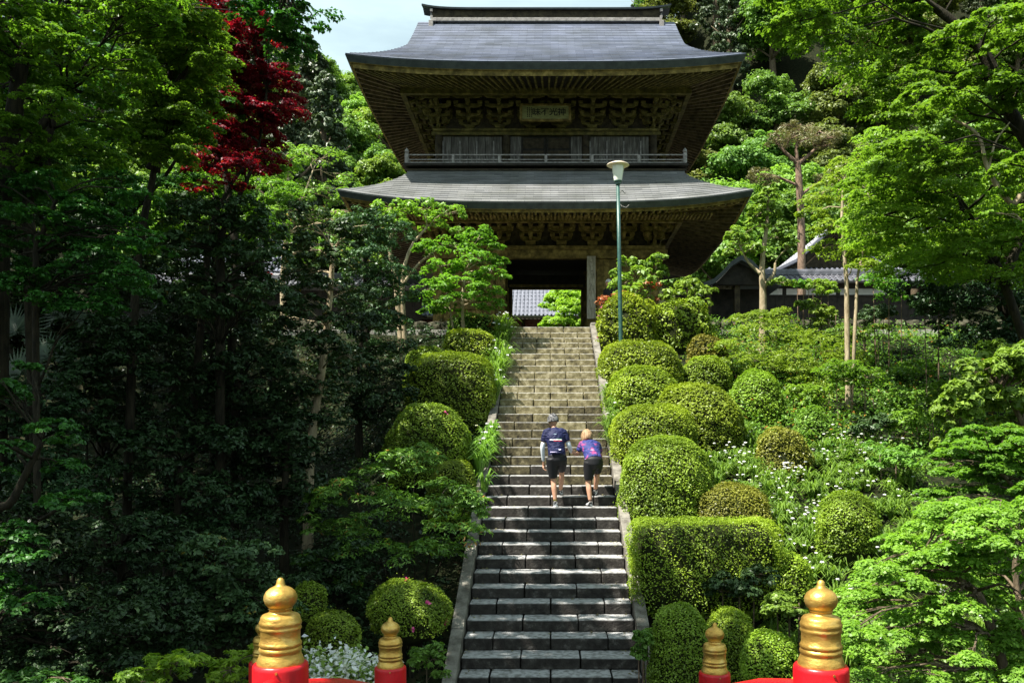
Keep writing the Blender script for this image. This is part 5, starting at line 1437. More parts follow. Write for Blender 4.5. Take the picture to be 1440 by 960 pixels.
# house with the tiled gable beyond the wall
hs2 = thing('tiled_house', 'house with a pale tiled gable roof behind the wall on the right', 'house', (12.5, 41, ground(12.5, 41)-.3))
Yh = 38.0
A = P(1076, 388, Yh); B = P(1172, 318, Yh); Cc = P(1268, 388, Yh)
mid1 = P(1118, 368, Yh); mid2 = P(1226, 368, Yh)
for s, pts in ((0, [A, mid1, B]), (1, [B, mid2, Cc])):
    for u, v in zip(pts[:-1], pts[1:]):
        q = MB(); q.bar((u.x, Yh-.2, u.z), (v.x, Yh-.2, v.z), .34, .16); q.build('verge_tiles', M['tile_pale'], hs2, bevel=.03)
        q = MB(); q.bar((u.x, Yh-.05, u.z-.26), (v.x, Yh-.05, v.z-.26), .1, .26); q.build('barge_board', M['wood_dark'], hs2)
        if s == 0: tile_roof('roof', hs2, (u.x, Yh+9, u.z), (u.x, Yh, u.z), (v.x, Yh+9, v.z), (v.x, Yh, v.z), 6, 18, M['tile_pale'], .07)
        else: tile_roof('roof', hs2, (v.x, Yh, v.z), (v.x, Yh+9, v.z), (u.x, Yh, u.z), (u.x, Yh+9, u.z), 6, 18, M['tile_pale'], .07)
MB().prism([(A.x+.5, A.z-.1), (mid1.x, mid1.z-.25), (B.x, B.z-.3), (mid2.x, mid2.z-.25), (Cc.x-.5, Cc.z-.1)], Yh+.1, Yh+.2).build('gable_wall', M['wood_dark'], hs2)
MB().box(A.x+.6, Cc.x-.6, Yh+.12, Yh+8.6, ZTOP-.3, A.z-.12).build('wall', M['white_plaster'], hs2)
tile_roof('front_eave', hs2, (A.x-.3, Yh-1.0, P(0, 392, Yh-1).z), (Cc.x+.3, Yh-1.0, P(0, 392, Yh-1).z), (A.x+.1, Yh+.09, P(0, 378, Yh).z), (Cc.x, Yh+.09, P(0, 378, Yh).z), 4, 26, M['tile_pale'], .07)
# the hall seen through the gate
h3 = thing('main_hall', 'hall with a broad grey tiled roof and reddish wall seen through the gate opening', 'building', (-1, 64, ground(-1, 64)-.3))
ze = 9.5
MB().box(-13, 3.1, 63, 72, 6.0, ze+.1).build('wall', mat('red brown hall wall', (.16, .06, .045), .8, 3, (.28, .13, .10)), h3)
for i in range(8): MB().box(-12+i*2-.12, -12+i*2+.12, 62.86, 62.98, 6.0, ze-.1).build('post', M['wood_dark'], h3)
for i in range(7): MB().box(-12+i*2+.14, -12+(i+1)*2-.14, 62.9, 62.98, ze-.75, ze-.6).build('wall_rail', M['wood_side'], h3)
tile_roof('roof', h3, (-14, 61.2, ze), (3.4, 61.2, ze), (-13, 69, ze+5.6), (2.9, 69, ze+5.6), 16, 60, M['tile_pale'], .07)
MB().box(-14, 3.4, 61.24, 61.5, ze-.25, ze-.06).build('eave_board', M['wood_dark'], h3)
MB().box(-13.2, 3.1, 68.7, 69.3, ze+5.5, ze+6.3).build('ridge', M['tile'], h3, bevel=.05)
# pale roof glimpsed through the trees on the left
h4 = thing('side_hall', 'pale grey roofed building glimpsed through the trees on the left', 'building', (-14, 41, ground(-14, 41)-.3))
a, b = P(212, 386, 38).x, P(400, 386, 38).x
tile_roof('roof', h4, (a, 38, P(0, 390, 38).z), (b, 38, P(0, 390, 38).z), (a+.6, 41.5, P(0, 338, 41.5).z), (b-.6, 41.5, P(0, 338, 41.5).z), 10, 34, M['tile_pale'], .07)
MB().box(a+.5, b-.5, 38.6, 42, ZTOP-.2, P(0, 392, 38).z).build('wall', M['white_plaster'], h4)

# rough stone retaining walls under the platform
rk = []
for s in range(4):
    rr = random.Random(s+60); q = MB().lathe([(.01, -.5), (.42, -.42), (.5, 0), (.42, .42), (.01, .5)], n=7)
    q.v = [(x*rr.uniform(.85, 1.12), y*rr.uniform(.85, 1.1), z*rr.uniform(.85, 1.1)) for x, y, z in q.v]
    me = q.mesh('stone'); me.materials.append(M['rock']); rk.append(me)
def retaining(label, X0, X1, Y, rows, z0, seed):
    w = thing('retaining_wall', label, 'stone wall', ((X0+X1)/2, Y, z0)); rr = random.Random(seed); z = z0
    for r in range(rows):
        x = X0
        while x < X1:
            sx = rr.uniform(.3, .55); h = .3
            o = link('stone', rr.choice(rk), None, w, Vector((x+sx/2, Y+rr.uniform(-.05, .05), z+h/2))-w.location)
            o.scale = (sx*1.08, .4, h*1.1); o.rotation_euler = (rr.uniform(-.2, .2), rr.uniform(-.2, .2), rr.uniform(-.3, .3)); x += sx*.95
        z += .27
retaining('low wall of rough stones below the tiled wall on the right bank', 3.2, 14, 26.5, 5, 2.6, 1)
retaining('low wall of rough stones left of the top of the stairs', -8, -2.2, 26.5, 5, 2.55, 2)

# ------------------------------------------------------------------ the street lamp
LY = 23.2
lp = thing('street_lamp', 'green street lamp with a milky cone shade under a round plate right of the stairs', 'street lamp', (P(873, 475, LY).x, LY, ground(P(873, 475, LY).x, LY)))
x0 = P(873, 475, LY); x1 = P(869, 258, LY)
MB().tube([(x0.x, LY, ground(x0.x, LY)-.2), tuple(x0), ((x0.x+x1.x)/2, LY, (x0.z+x1.z)/2), tuple(x1)], [.060, .058, .053, .046], 16).build('pole', M['lamp_green'], lp, True)
MB().tube([(x0.x, LY, ground(x0.x, LY)-.1), (x0.x, LY, ground(x0.x, LY)+.5)], [.09, .085], 16).build('pole_base', M['lamp_green'], lp, True)
c = (x1.x, LY, x1.z)
MB().lathe([(.055, -.04), (.075, -.02), (.075, .03), (.11, .05), (.11, .07)], c, 20).build('collar', M['lamp_green'], lp, True, auto=40)
MB().lathe([(.105, .071), (.11, .09), (.150, .34), (.166, .47), (.165, .48)], c, 28).build('shade', M['lamp_glass'], lp, True, auto=50)
MB().lathe([(.02, .475), (.28, .482), (.305, .49), (.30, .505), (.2, .55), (.02, .575)], c, 36).build('top_plate', M['lamp_plate'], lp, True, auto=40)
q = MB().tube([(c[0]+.05, LY, c[2]-.25), (c[0]+.12, LY-.02, c[2]-.2), (c[0]+.2, LY, c[2]-.28)], .012, 5)
q.tube([(c[0]+.05, LY, c[2]-.55), (c[0]+.1, LY-.02, c[2]-.62), (c[0]+.22, LY-.02, c[2]-.66), (c[0]+.3, LY, c[2]-.58)], .012, 5)
q.build('wire', M['rail_grey'], lp)

# ------------------------------------------------------------------ the red bridge in front
br = thing('red_bridge', 'red lacquered arched bridge with gilded onion finials on its posts', 'bridge', (0, 4, -2.0))
CAP = [(.120, -.004), (.107, .0), (.1075, .012), (.100, .03), (.0945, .045), (.092, .052), (.097, .058), (.0985, .066), (.096, .074), (.092, .078), (.0965, .084), (.0975, .092), (.094, .100), (.090, .104),
       (.090, .150), (.093, .156), (.0965, .163), (.094, .170), (.0925, .176), (.096, .182), (.0965, .191), (.094, .199), (.091, .204), (.090, .215), (.082, .226), (.062, .233), (.052, .238), (.050, .248), (.056, .254), (.052, .258), (.060, .266), (.071, .280), (.0765, .298), (.075, .316),
       (.066, .334), (.050, .348), (.032, .357), (.022, .363), (.019, .375), (.0165, .388), (.009, .396), (.002, .398)]
def deck_z(y): return -1.62-0.0*y - .018*max(0, y-.5)**2*1.0
def post(px, y0px, Y, par=br, sc=1.0):
    x = (px-774)*Y/F; z = (630-y0px)*Y/F; dz = deck_z(Y)-.25
    e = MB().lathe([(.127, dz-z), (.127, -.02), (.124, -.006), (.118, 0), (.0, .0)], (x, Y, z), 40).build('post', M['red_lacquer'], br, True, auto=35)
    MB().lathe([(r*sc, h*sc) for r, h in CAP], (x, Y, z), 40).build('finial', M['gold'], e, True, auto=60)
    MB().tube([(x+.02, Y-.122, z-.02), (x+.02, Y-.13, z-.02)], .006, 8).build('nail_head', M['gold'], e)
    return x, z
pl1 = post(394.5, 931, 4.0); pr1 = post(1154.5, 934, 4.0)
pl2 = post(549, 936, 6.9); pr2 = post(1005, 944, 6.9)
pl3 = post(371, 929, 7.55, sc=.96); pr3 = post(1166, 931, 7.55, sc=.96)
for s, (xa, za), (xb, zb) in ((-1, pl1, pl2), (1, pr1, pr2)):
    pts = []
    for i in range(13):
        t = i/12; y = 4.12+t*(6.78-4.12)
        px_z = [(4.0, -1.08), (4.5, -1.2), (5.2, -1.385), (6.25, -1.71), (7.0, -1.95)]
        for (ya, zz1), (yb, zz2) in zip(px_z[:-1], px_z[1:]):
            if ya <= y <= yb: zz = zz1+(zz2-zz1)*(y-ya)/(yb-ya)
        pts.append((xa+(xb-xa)*t, y, zz-.066))
    MB().tube(pts, .052, 14).build('handrail', M['red_lacquer'], br, True)
    MB().tube([(a, b, c-.32) for a, b, c in pts], .035, 10).build('middle_rail', M['red_lacquer'], br, True)
    for t in (3, 6, 9):
        a, b, c = pts[t]; MB().box(a-.035, a+.035, b-.035, b+.035, deck_z(b)-.1, c-.03).build('rail_post', M['red_lacquer'], br)
    q = MB(); q.tube([(xa, -2.5, -1.05), (xa, 0, -1.0), (xa, 2, -.98), (xa, 3.88, -1.10)], .052, 14).build('handrail', M['red_lacquer'], br, True)
    xo = pl3[0] if s < 0 else pr3[0]
    q = MB().tube([(xb+s*.12, 6.95, zb-.5), (xo-s*.12, 7.5, zb-.42)], .045, 12).build('wing_rail', M['red_lacquer'], br, True)
for i in range(44):
    y = -3+i*.25
    MB().box(-1.25, 1.25, y+.005, y+.245, deck_z(y)-.08, deck_z(y)).build('deck_plank', M['wood_dark'], br)

# ------------------------------------------------------------------ people
def skin(name, pts, edges, m, parent, sub=2, root=None):
    "pts: name -> (x, y, z, rx, ry); one continuous skinned surface"
    names = list(pts); me = bpy.data.meshes.new(name)
    me.from_pydata([pts[n][:3] for n in names], [(names.index(a), names.index(b)) for a, b in edges], [])
    o = bpy.data.objects.new(name, me); C.objects.link(o); o.parent = parent
    sk = o.modifiers.new('skin', 'SKIN'); sk.use_smooth_shade = True; sk.branch_smoothing = .6
    if not me.skin_vertices:
        bpy.context.view_layer.objects.active = o
    for i, n in enumerate(names):
        v = me.skin_vertices[0].data[i]; v.radius = (pts[n][3], pts[n][4]); v.use_root = (n == (root or names[0]))
    sb = o.modifiers.new('sub', 'SUBSURF'); sb.levels = sub; sb.render_levels = sub
    me.materials.append(m)
    dg = bpy.context.evaluated_depsgraph_get()
    bpy.context.view_layer.update()
    me2 = bpy.data.meshes.new_from_object(o.evaluated_get(bpy.context.evaluated_depsgraph_get()))
    bpy.data.objects.remove(o)
    me2.materials.clear(); me2.materials.append(m); me2.shade_smooth()
    w = bpy.data.objects.new(name, me2); C.objects.link(w); w.parent = parent
    return w
SK = mat('skin', (.42, .22, .14), .55, 14, (.52, .29, .19), coord='Object')
BLACK = mat('black lycra', (.010, .010, .012), .6)
def head_mesh(c, yaw, pitch, par, hairm, style):
    "face looks to +y when yaw is 0"
    q = MB(); n = 20; k = 14; vs = []
    for j in range(k+1):
        ph = pi*j/k
        for i in range(n):
            th = 2*pi*i/n
            x, y, z = sin(ph)*cos(th)*.076, sin(ph)*sin(th)*.098, cos(ph)*.118
            if z < -.02: x *= 1-(-z-.02)*2.2; y = y*(1-(-z-.02)*1.5)+(-z-.02)*.12
            if y > .085 and -.03 < z < .03: y += .0
            vs.append((x, y, z))
    q.v = vs; q.f = [(j*n+i, (j+1)*n+i, (j+1)*n+(i+1) % n, j*n+(i+1) % n) for j in range(k) for i in range(n)]
    # nose, brow, lips, ears
    q.add([(-.014, .088, -.032), (.014, .088, -.032), (0, .088, .02), (0, .122, -.026)], [(0, 1, 3), (1, 2, 3), (2, 0, 3)])
    q.cbox((0, .087, -.062), (.045, .014, .012))
    for s in (-1, 1):
        q.tube([(s*.076, .0, .02), (s*.088, -.008, .012), (s*.086, -.006, -.012), (s*.076, .004, -.022)], [.008, .011, .009, .006], 6)
        q.cbox((s*.03, .091, .026), (.03, .01, .008))
    Mh = Matrix.Translation(Vector(c)) @ Matrix.Rotation(yaw, 4, 'Z') @ Matrix.Rotation(pitch, 4, 'X')
    q.v = [tuple(Mh @ Vector(v)) for v in q.v]
    me = q.mesh('head', True); hd = link('head', me, SK, par)
    e = MB()
    for s in (-1, 1): e.lathe([(.002, -.009), (.009, 0), (.002, .009)], (s*.03, .089, .008), 8)
    e.v = [tuple(Mh @ Vector(v)) for v in e.v]; link('eyes', e.mesh('eyes', True), M['ink'], hd)
    h = MB(); vs = []; n = 28; k = 12
    rr = random.Random(int(c[0]*100)+3)
    for j in range(k+1):
        t = j/k
        for i in range(n):
            th = 2*pi*i/n
            front = max(0, sin(th))
            if style == 'cap': low = 1.72-.25*front
            elif style == 'bob': low = 2.30-1.05*front**.7
            else: low = 2.05-.95*front**.6
            ph = low*t; g = 1.13 if style != 'bob' else 1.20+.05*t
            wv = 1+.03*sin(th*9)+(.02*rr.uniform(-1, 1))
            vs.append((sin(ph)*cos(th)*.079*g*wv, sin(ph)*sin(th)*.099*g*wv-.006, cos(ph)*.120*g))
    h.v = vs; h.f = [(j*n+i, (j+1)*n+i, (j+1)*n+(i+1) % n, j*n+(i+1) % n) for j in range(k) for i in range(n)]
    h.v = [tuple(Mh @ Vector(v)) for v in h.v]
    o = link('cap' if style == 'cap' else 'hair', h.mesh('hair', True), hairm, hd)
    sm = o.modifiers.new('s', 'SOLIDIFY'); sm.thickness = .012; sm.offset = 1
    return hd
def hand_pts(w, d, side, curl=.5, sc=1.0):
    "five fingers as skin chains rooted in the palm; w wrist, d direction of the fingers, side towards the thumb"
    w, d, side = Vector(w), Vector(d).normalized(), Vector(side).normalized()
    side = (side-d*side.dot(d)).normalized(); pn = d.cross(side)
    pts = {}; ed = []
    def add(n, p, r, r2=None): pts[n] = (p.x, p.y, p.z, r, r2 or r)
    add('palm', w+d*.045*sc, .030*sc, .016*sc); add('palm2', w+d*.082*sc, .034*sc, .014*sc)
    for k, (off, L) in enumerate(((.027, .072), (.009, .082), (-.009, .076), (-.026, .060))):
        a = w+d*.092*sc+side*off*sc; b = a+(d*cos(curl*.5)+pn*sin(curl*.5))*L*.45*sc; c_ = b+(d*cos(curl*1.5)+pn*sin(curl*1.5))*L*.55*sc
        add(f'f{k}a', a, .0095*sc); add(f'f{k}b', b, .0085*sc); add(f'f{k}c', c_, .007*sc)
        ed += [('palm2', f'f{k}a'), (f'f{k}a', f'f{k}b'), (f'f{k}b', f'f{k}c')]
    a = w+d*.04*sc+side*.034*sc; b = a+(d*.6+side*.6+pn*.3)*.038*sc; c_ = b+(d*.95+side*.15+pn*.3)*.032*sc
    add('t0', a, .012*sc); add('t1', b, .010*sc); add('t2', c_, .008*sc)
    ed += [('palm', 't0'), ('t0', 't1'), ('t1', 't2'), ('palm', 'palm2')]
    return pts, ed
def make_person(label, loc, J, bodym, jersey, shorts, sleeves=None, sock=M['ink'], rz=0, hand=None, scale=1.0):
    """J: joint name -> (x, y, z) in metres from the feet. Builds body (one skinned surface with hands), jersey, shorts, shoes."""
    t = thing('person', label, 'person', loc, None, rz); t.scale = (scale,)*3
    v = {k: Vector(p) for k, p in J.items()}
    pts = {}; E = []
    def add(n, r, r2=None): p = v[n]; pts[n] = (p.x, p.y, p.z, r, r2 or r)
    v['belly'] = v['pelvis'].lerp(v['chest'], .5)
    add('pelvis', .125, .10); add('belly', .12, .09); add('chest', .14, .10); add('neck', .05); v['neck2'] = v['neck'].lerp(v['head'], .45); add('neck2', .05)
    E += [('pelvis', 'belly'), ('belly', 'chest'), ('chest', 'neck'), ('neck', 'neck2')]
    for s in 'lr':
        add('sh'+s, .055); add('el'+s, .038); v['fa'+s] = v['el'+s].lerp(v['wr'+s], .3); add('fa'+s, .037); add('wr'+s, .024, .020)
        E += [('chest', 'sh'+s), ('sh'+s, 'el'+s), ('el'+s, 'fa'+s), ('fa'+s, 'wr'+s)]
        add('hip'+s, .088); v['th'+s] = v['hip'+s].lerp(v['kn'+s], .5); add('th'+s, .078); add('kn'+s, .052)
        v['ca'+s] = v['kn'+s].lerp(v['an'+s], .32)+Vector((0, -.015, 0)); add('ca'+s, .055); add('an'+s, .033)
        E += [('pelvis', 'hip'+s), ('hip'+s, 'th'+s), ('th'+s, 'kn'+s), ('kn'+s, 'ca'+s), ('ca'+s, 'an'+s)]
        hd = hand[s]; hp, he = hand_pts(v['wr'+s], hd[0], hd[1], hd[2])
        for n, p in hp.items(): pts[s+n] = p
        E += [('wr'+s, s+'palm')]+[(s+a, s+b) for a, b in he]
    skin('body', pts, E, SK, t)
    # jersey and shorts: cloth volumes fused into one surface each
    def fuse(name, q, m, vox=.014, it=5):
        me = q.mesh(name); o = bpy.data.objects.new(name, me); C.objects.link(o)
        rm = o.modifiers.new('r', 'REMESH'); rm.mode = 'VOXEL'; rm.voxel_size = vox; rm.use_smooth_shade = True
        sm = o.modifiers.new('s', 'SMOOTH'); sm.factor = .5; sm.iterations = it
        bpy.context.view_layer.update()
        me2 = bpy.data.meshes.new_from_object(o.evaluated_get(bpy.context.evaluated_depsgraph_get()))
        bpy.data.objects.remove(o); me2.materials.clear(); me2.materials.append(m); me2.shade_smooth()
        w = bpy.data.objects.new(name, me2); C.objects.link(w); w.parent = t
        return w
    def ell(q, c, rx, ry, rz, n=18):
        return q.lathe([(max(.002, sin(pi*i/10))*1.0, -cos(pi*i/10)) for i in range(11)], n=n)
    def loft(q, secs, n=20):
        vs = []
        side = (v['shr']-v['shl']).normalized()
        for i, (p, rx, ry) in enumerate(secs):
            d = (secs[min(i+1, len(secs)-1)][0]-secs[max(i-1, 0)][0]).normalized()
            sd = (side-d*side.dot(d)).normalized(); fw = d.cross(sd)
            vs += [p+sd*rx*cos(2*pi*k/n)+fw*ry*sin(2*pi*k/n) for k in range(n)]
        fs = [(i*n+k, i*n+(k+1) % n, (i+1)*n+(k+1) % n, (i+1)*n+k) for i in range(len(secs)-1) for k in range(n)]
        fs += [tuple(range(n-1, -1, -1)), tuple(range((len(secs)-1)*n, len(secs)*n))]
        q.add(vs, fs)
    q = MB(); shm = (v['shl']+v['shr'])/2
    loft(q, [(v['pelvis'].lerp(v['belly'], -.18), .160, .125), (v['pelvis'].lerp(v['belly'], .3), .162, .122), (v['belly'], .160, .115), (v['belly'].lerp(v['chest'], .5), .175, .122),
             (v['chest'], .190, .125), (v['chest'].lerp(v['neck'], .45), .175, .105), (v['chest'].lerp(v['neck'], .8), .11, .075), (v['neck'], .065, .06)])
    for sd_ in 'lr':
        sh = v['sh'+sd_]; el = v['el'+sd_]
        q.tube([shm.lerp(sh, .5)+Vector((0, 0, .01)), sh+Vector((0, 0, -.015)), sh.lerp(el, .28), sh.lerp(el, .64)], [.075, .072, .066, .060], 14)
    fuse('jersey', q, jersey)
    q = MB()
    loft(q, [(v['pelvis'].lerp(v['belly'], .1), .150, .115), (v['pelvis'], .165, .135), (v['pelvis']+Vector((0, .0, -.08)), .165, .14), (v['pelvis']+Vector((0, .02, -.15)), .12, .11)])
    for sd_ in 'lr':
        hp = v['hip'+sd_]; kn = v['kn'+sd_]
        q.tube([hp+Vector((0, -.02, .03)), hp.lerp(kn, .25), hp.lerp(kn, .55), hp.lerp(kn, .86)], [.115, .112, .096, .076], 16)
    fuse('shorts', q, shorts)
    if sleeves:
        for s in 'lr':
            a = v['sh'+s].lerp(v['el'+s], .6); b = v['el'+s].lerp(v['wr'+s], .95)
            skin('arm_sleeve', {'a': (*a, .050, .050), 'e': (*v['el'+s], .045, .045), 'f': (*v['fa'+s], .043, .043), 'b': (*b, .031, .031)}, [('a', 'e'), ('e', 'f'), ('f', 'b')], sleeves, t)
    for s in 'lr':
        an = v['an'+s]; d = v['to'+s]
        f = d-an; f.z = 0; f.normalize()
        skin('shoe', {'heel': (*(an+Vector((0, 0, -.045))-f*.03), .042, .04), 'mid': (*(an+f*.09+Vector((0, 0, -.05))), .044, .034), 'toe': (*(an+f*.17+Vector((0, 0, -.055))), .036, .026), 'col': (*(an+Vector((0, 0, .0))), .040, .040)},
             [('heel', 'mid'), ('mid', 'toe'), ('heel', 'col')], SHOE, t)
        skin('sock', {'a': (*(an+Vector((0, 0, .0))), .040, .040), 'b': (*an.lerp(v['kn'+s], .22), .044, .044)}, [('a', 'b')], sock, t)
    return t, v
SHOE = mat('white and black trainers', (.03, .03, .03), .6, 22, (.75, .75, .75), coord='Object', ramp=(.45, .55))

def jersey_mat(name, base, bands, mottled=None):
    "bands: (z0, z1, x0, x1, colour) printed flat on the cloth, in the jersey's own coordinates"
    m = bpy.data.materials.new(name); m.use_nodes = True; nt = m.node_tree; b = nt.nodes['Principled BSDF']
    b.inputs['Roughness'].default_value = .65; b.inputs['Specular IOR Level'].default_value = .25
    tcn = nt.nodes.new('ShaderNodeTexCoord'); sp = nt.nodes.new('ShaderNodeSeparateXYZ'); nt.links.new(tcn.outputs['Object'], sp.inputs[0])
    def rng_(sock, a, c):
        g1 = nt.nodes.new('ShaderNodeMath'); g1.operation = 'GREATER_THAN'; g1.inputs[1].default_value = a; nt.links.new(sock, g1.inputs[0])
        g2 = nt.nodes.new('ShaderNodeMath'); g2.operation = 'LESS_THAN'; g2.inputs[1].default_value = c; nt.links.new(sock, g2.inputs[0])
        mm = nt.nodes.new('ShaderNodeMath'); mm.operation = 'MULTIPLY'; nt.links.new(g1.outputs[0], mm.inputs[0]); nt.links.new(g2.outputs[0], mm.inputs[1]); return mm.outputs[0]
    nz = nt.nodes.new('ShaderNodeTexNoise'); nz.inputs['Scale'].default_value = 9; nt.links.new(tcn.outputs['Object'], nz.inputs['Vector'])
    rp = nt.nodes.new('ShaderNodeValToRGB'); rp.color_ramp.elements[0].color = (*base, 1); rp.color_ramp.elements[1].color = (*(mottled or base), 1)
    rp.color_ramp.elements[0].position = .5; rp.color_ramp.elements[1].position = .64
    nt.links.new(nz.outputs['Fac'], rp.inputs['Fac']); cur = rp.outputs['Color']
    for z0_, z1_, xa, xb, col in bands:
        a = rng_(sp.outputs['Z'], z0_, z1_); c_ = rng_(sp.outputs['X'], xa, xb)
        mu = nt.nodes.new('ShaderNodeMath'); mu.operation = 'MULTIPLY'; nt.links.new(a, mu.inputs[0]); nt.links.new(c_, mu.inputs[1])
        mu2 = nt.nodes.new('ShaderNodeMath'); mu2.operation = 'MULTIPLY'; nt.links.new(rng_(sp.outputs['Y'], -9, .03), mu2.inputs[0]); nt.links.new(mu.outputs[0], mu2.inputs[1])
        mxn = nt.nodes.new('ShaderNodeMixRGB'); mxn.inputs['Color2'].default_value = (*col, 1)
        nt.links.new(mu2.outputs[0], mxn.inputs['Fac']); nt.links.new(cur, mxn.inputs['Color1']); cur = mxn.outputs['Color']
    nz2 = nt.nodes.new('ShaderNodeTexNoise'); nz2.inputs['Scale'].default_value = 7; nz2.inputs['Distortion'].default_value = 1.2
    mp_ = nt.nodes.new('ShaderNodeMapping'); mp_.inputs['Scale'].default_value = (1, 1, 2.2); nt.links.new(tcn.outputs['Object'], mp_.inputs['Vector'])
    nt.links.new(mp_.outputs['Vector'], nz2.inputs['Vector'])
    bp = nt.nodes.new('ShaderNodeBump'); bp.inputs['Strength'].default_value = .8; bp.inputs['Distance'].default_value = .05
    nt.links.new(nz2.outputs['Fac'], bp.inputs['Height']); nt.links.new(bp.outputs['Normal'], b.inputs['Normal'])
    nt.links.new(cur, b.inputs['Base Color']); return m
def step_at(i): return STEPS[i]
# the man: weight on the lower foot, other foot a step up, torso bent slightly forward
sA, sB = STEPS[24], STEPS[23]          # treads under the feet
mx0 = (781-774)*(sA[0]+.12)/F
mo = Vector((mx0, sA[0]+.13, sA[1]))
up1 = sB[1]-sA[1]
Jm = dict(pelvis=(.03, .04, .93), chest=(.00, .14, 1.27), neck=(-.02, .19, 1.43), head=(-.045, .23, 1.55),
          shl=(-.170, .15, 1.36), ell=(-.235, .14, 1.07), wrl=(-.215, .22, .80), shr=(.155, .17, 1.36), elr=(.255, .16, 1.09), wrr=(.30, .36, .98),
          hipl=(-.06, .04, .86), knl=(-.035, .09, .46), anl=(.0, .03, .09), tol=(.02, .3, .05),
          hipr=(.10, .05, .86), knr=(.12, .27, .52+up1*.6), anr=(.10, .42, .10+up1), tor=(.12, .7, .05))
jm = jersey_mat('navy jersey with stripes', (.007, .010, .05), [(1.205, 1.222, -.10, .12, (.8, .8, .8)), (1.188, 1.204, -.03, .14, (.45, .01, .02)), (1.223, 1.24, .02, .13, (.01, .10, .03)),
                 (1.315, 1.328, -.10, .06, (.5, .7, .75)), (1.345, 1.36, -.05, .0, (.7, .8, .8)), (.985, 1.0, -.09, .03, (.5, .45, .7)), (1.03, 1.045, .06, .10, (.75, .75, .85))])
SLV = mat('white arm sleeves', (.55, .6, .64), .7, 20, (.7, .74, .78), coord='Object')
pm, vm = make_person('man in a navy striped jersey, black shorts and white arm sleeves climbing the stairs', mo, Jm, SK, jm, BLACK, SLV,
            hand={'l': ((.0, .1, -1), (.3, 1, 0), .7), 'r': ((.5, .7, -.2), (0, .3, 1), .9)}, sock=mat('dark yellow sock', (.02, .02, .01), .8, 30, (.35, .33, .03), coord='Object'))
CAPM = mat('patterned grey cap', (.015, .015, .02), .7, 30, (.17, .17, .17), coord='Object', ramp=(.45, .55))
head_mesh((-.045, .24, 1.555), .55, -.15, pm, CAPM, 'cap')
# waist bag
MB().tube([(.18*cos(a)+.03, .09+.14*sin(a), 1.0) for a in np.linspace(0, 2*pi, 20)], .016, 6)
MB().cbox((.0, -.09, .985), (.17, .06, .09)).build('_tmp', None) if False else None
o = link('waist_bag', MB().cbox((.02, -.085, 1.0), (.20, .07, .10)).mesh('waist_bag'), jm, pm)
b = o.modifiers.new('b', 'BEVEL'); b.width = .03; b.segments = 3
# the woman: bent well forward, left hand holding the man's arm
sC, sD = STEPS[24], STEPS[23]
wo_ = Vector(((831-774)*(sC[0]+.12)/F, sC[0]+.13, sC[1]))
Jw = dict(pelvis=(.05, .02, .86), chest=(.00, .25, 1.10), neck=(-.03, .35, 1.17), head=(-.05, .42, 1.26),
          shl=(-.15, .27, 1.14), ell=(-.235, .32, .93), wrl=(-.33, .30, 1.01), shr=(.14, .28, 1.12), elr=(.20, .33, .90), wrr=(.17, .52, .76),
          hipl=(-.02, .03, .79), knl=(-.045, .06, .43), anl=(-.01, .0, .09), tol=(-.1, .3, .05),
          hipr=(.11, .04, .79), knr=(.13, .26, .50+up1*.6), anr=(.10, .40, .10+up1), tor=(.12, .7, .05))
jw = jersey_mat('blue and pink patterned jersey', (.022, .03, .14), [(1.03, 1.05, -.08, .10, (.75, .5, .55)), (1.09, 1.105, -.07, .08, (.6, .65, .8)), (.86, .868, -.13, .16, (.3, .35, .6)), (.89, .905, .06, .10, (.8, .8, .85))], (.30, .05, .16))
pw, vw = make_person('woman in a blue and pink jersey bending forward and holding the arm beside her', wo_, Jw, SK, jw, BLACK, None,
            hand={'l': ((-1, .2, .3), (0, .5, 1), 1.0), 'r': ((.0, .5, -1), (-1, .2, 0), .6)}, scale=1.0)
HB = mat('blond brown hair', (.12, .065, .03), .6, 18, (.40, .27, .15), coord='Object', stretch=(3, 3, .6))
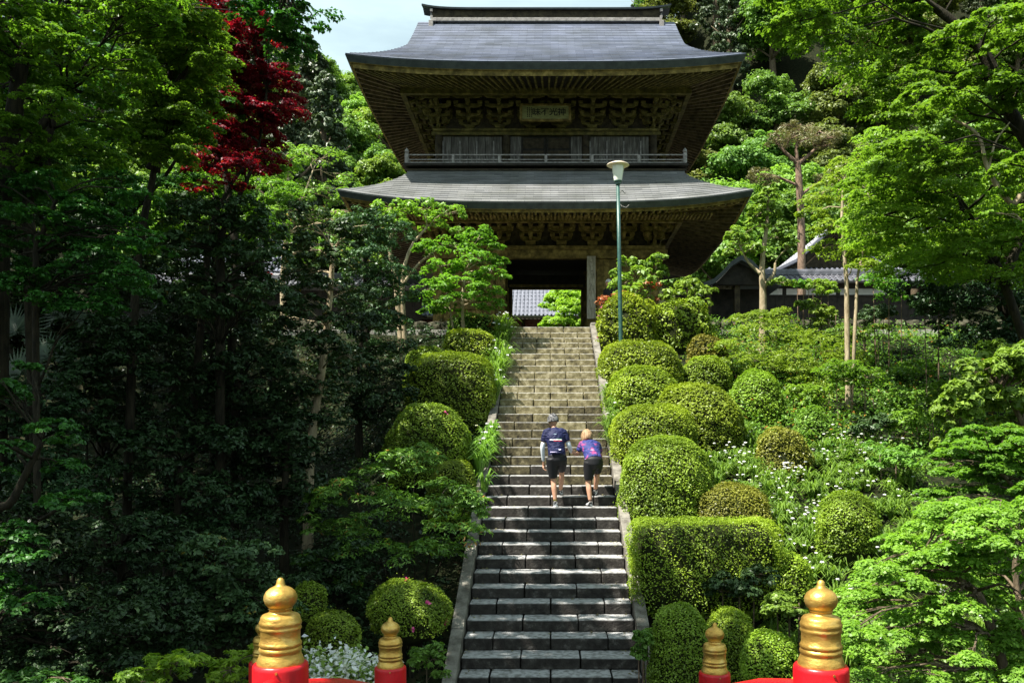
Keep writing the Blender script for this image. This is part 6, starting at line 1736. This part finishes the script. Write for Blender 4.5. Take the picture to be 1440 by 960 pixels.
head_mesh((-.055, .42, 1.265), .2, -.55, pw, HB, 'bob')
# the old man at the gate
mg = Vector((P(857, 0, 27.3).x, 27.3, ZTOP))
Jg = dict(pelvis=(0, 0, .92), chest=(0, .0, 1.30), neck=(0, .0, 1.46), head=(-.01, -.02, 1.6),
          shl=(-.12, .12, 1.40), ell=(-.16, .2, 1.12), wrl=(-.26, .1, .92), shr=(.14, -.13, 1.40), elr=(.18, -.2, 1.12), wrr=(.02, -.26, .95),
          hipl=(-.02, .08, .86), knl=(-.02, .09, .48), anl=(0, .1, .09), tol=(-.3, .1, .05), hipr=(.02, -.08, .86), knr=(.0, -.09, .48), anr=(.02, -.1, .09), tor=(-.3, -.1, .05))
JK = mat('dark jacket', (.012, .014, .018), .8)
pg, vg = make_person('white-haired man in a dark jacket standing in front of the gate behind the azaleas', mg, Jg, SK, JK, BLACK, JK,
            hand={'l': ((-.5, 0, -1), (0, -1, 0), .6), 'r': ((-.6, .2, -1), (0, -1, 0), .6)})
head_mesh((-.03, -.02, 1.60), 2.2, -.1, pg, mat('white hair', (.5, .5, .48), .8), 'short')

print('TRIS', sum(sum(len(p.vertices)-2 for p in me.polygons) if len(me.polygons) < 2000 else len(me.polygons)*2 for me in bpy.data.meshes)) if 0 else None


# a few dry leaves blown onto the steps
rl = np.random.default_rng(9); pts_ = []
for (Y_, z_), (Yn, _) in zip(STEPS[1:], STEPS[:-1]):
    for _k in range(rl.integers(6, 16)):
        e_ = rl.random()
        x_ = rl.choice([-1, 1])*(1.17-abs(rl.normal())*.12) if e_ < .55 else rl.uniform(-1.1, 1.1)
        pts_.append((max(-1.17, min(1.17, x_)), Yn-abs(rl.normal())*.05-.03 if rl.random() < .6 else rl.uniform(Y_+.05, Yn-.05), z_+.012))
pts_ = np.array(pts_)
o = npart('leaf_litter', leaves(pts_, np.tile([0, 0, 1.0], (len(pts_), 1))+rl.normal(size=pts_.shape)*.25, .055, .03, rl), M['pine'], None); setp(o, kind='stuff')
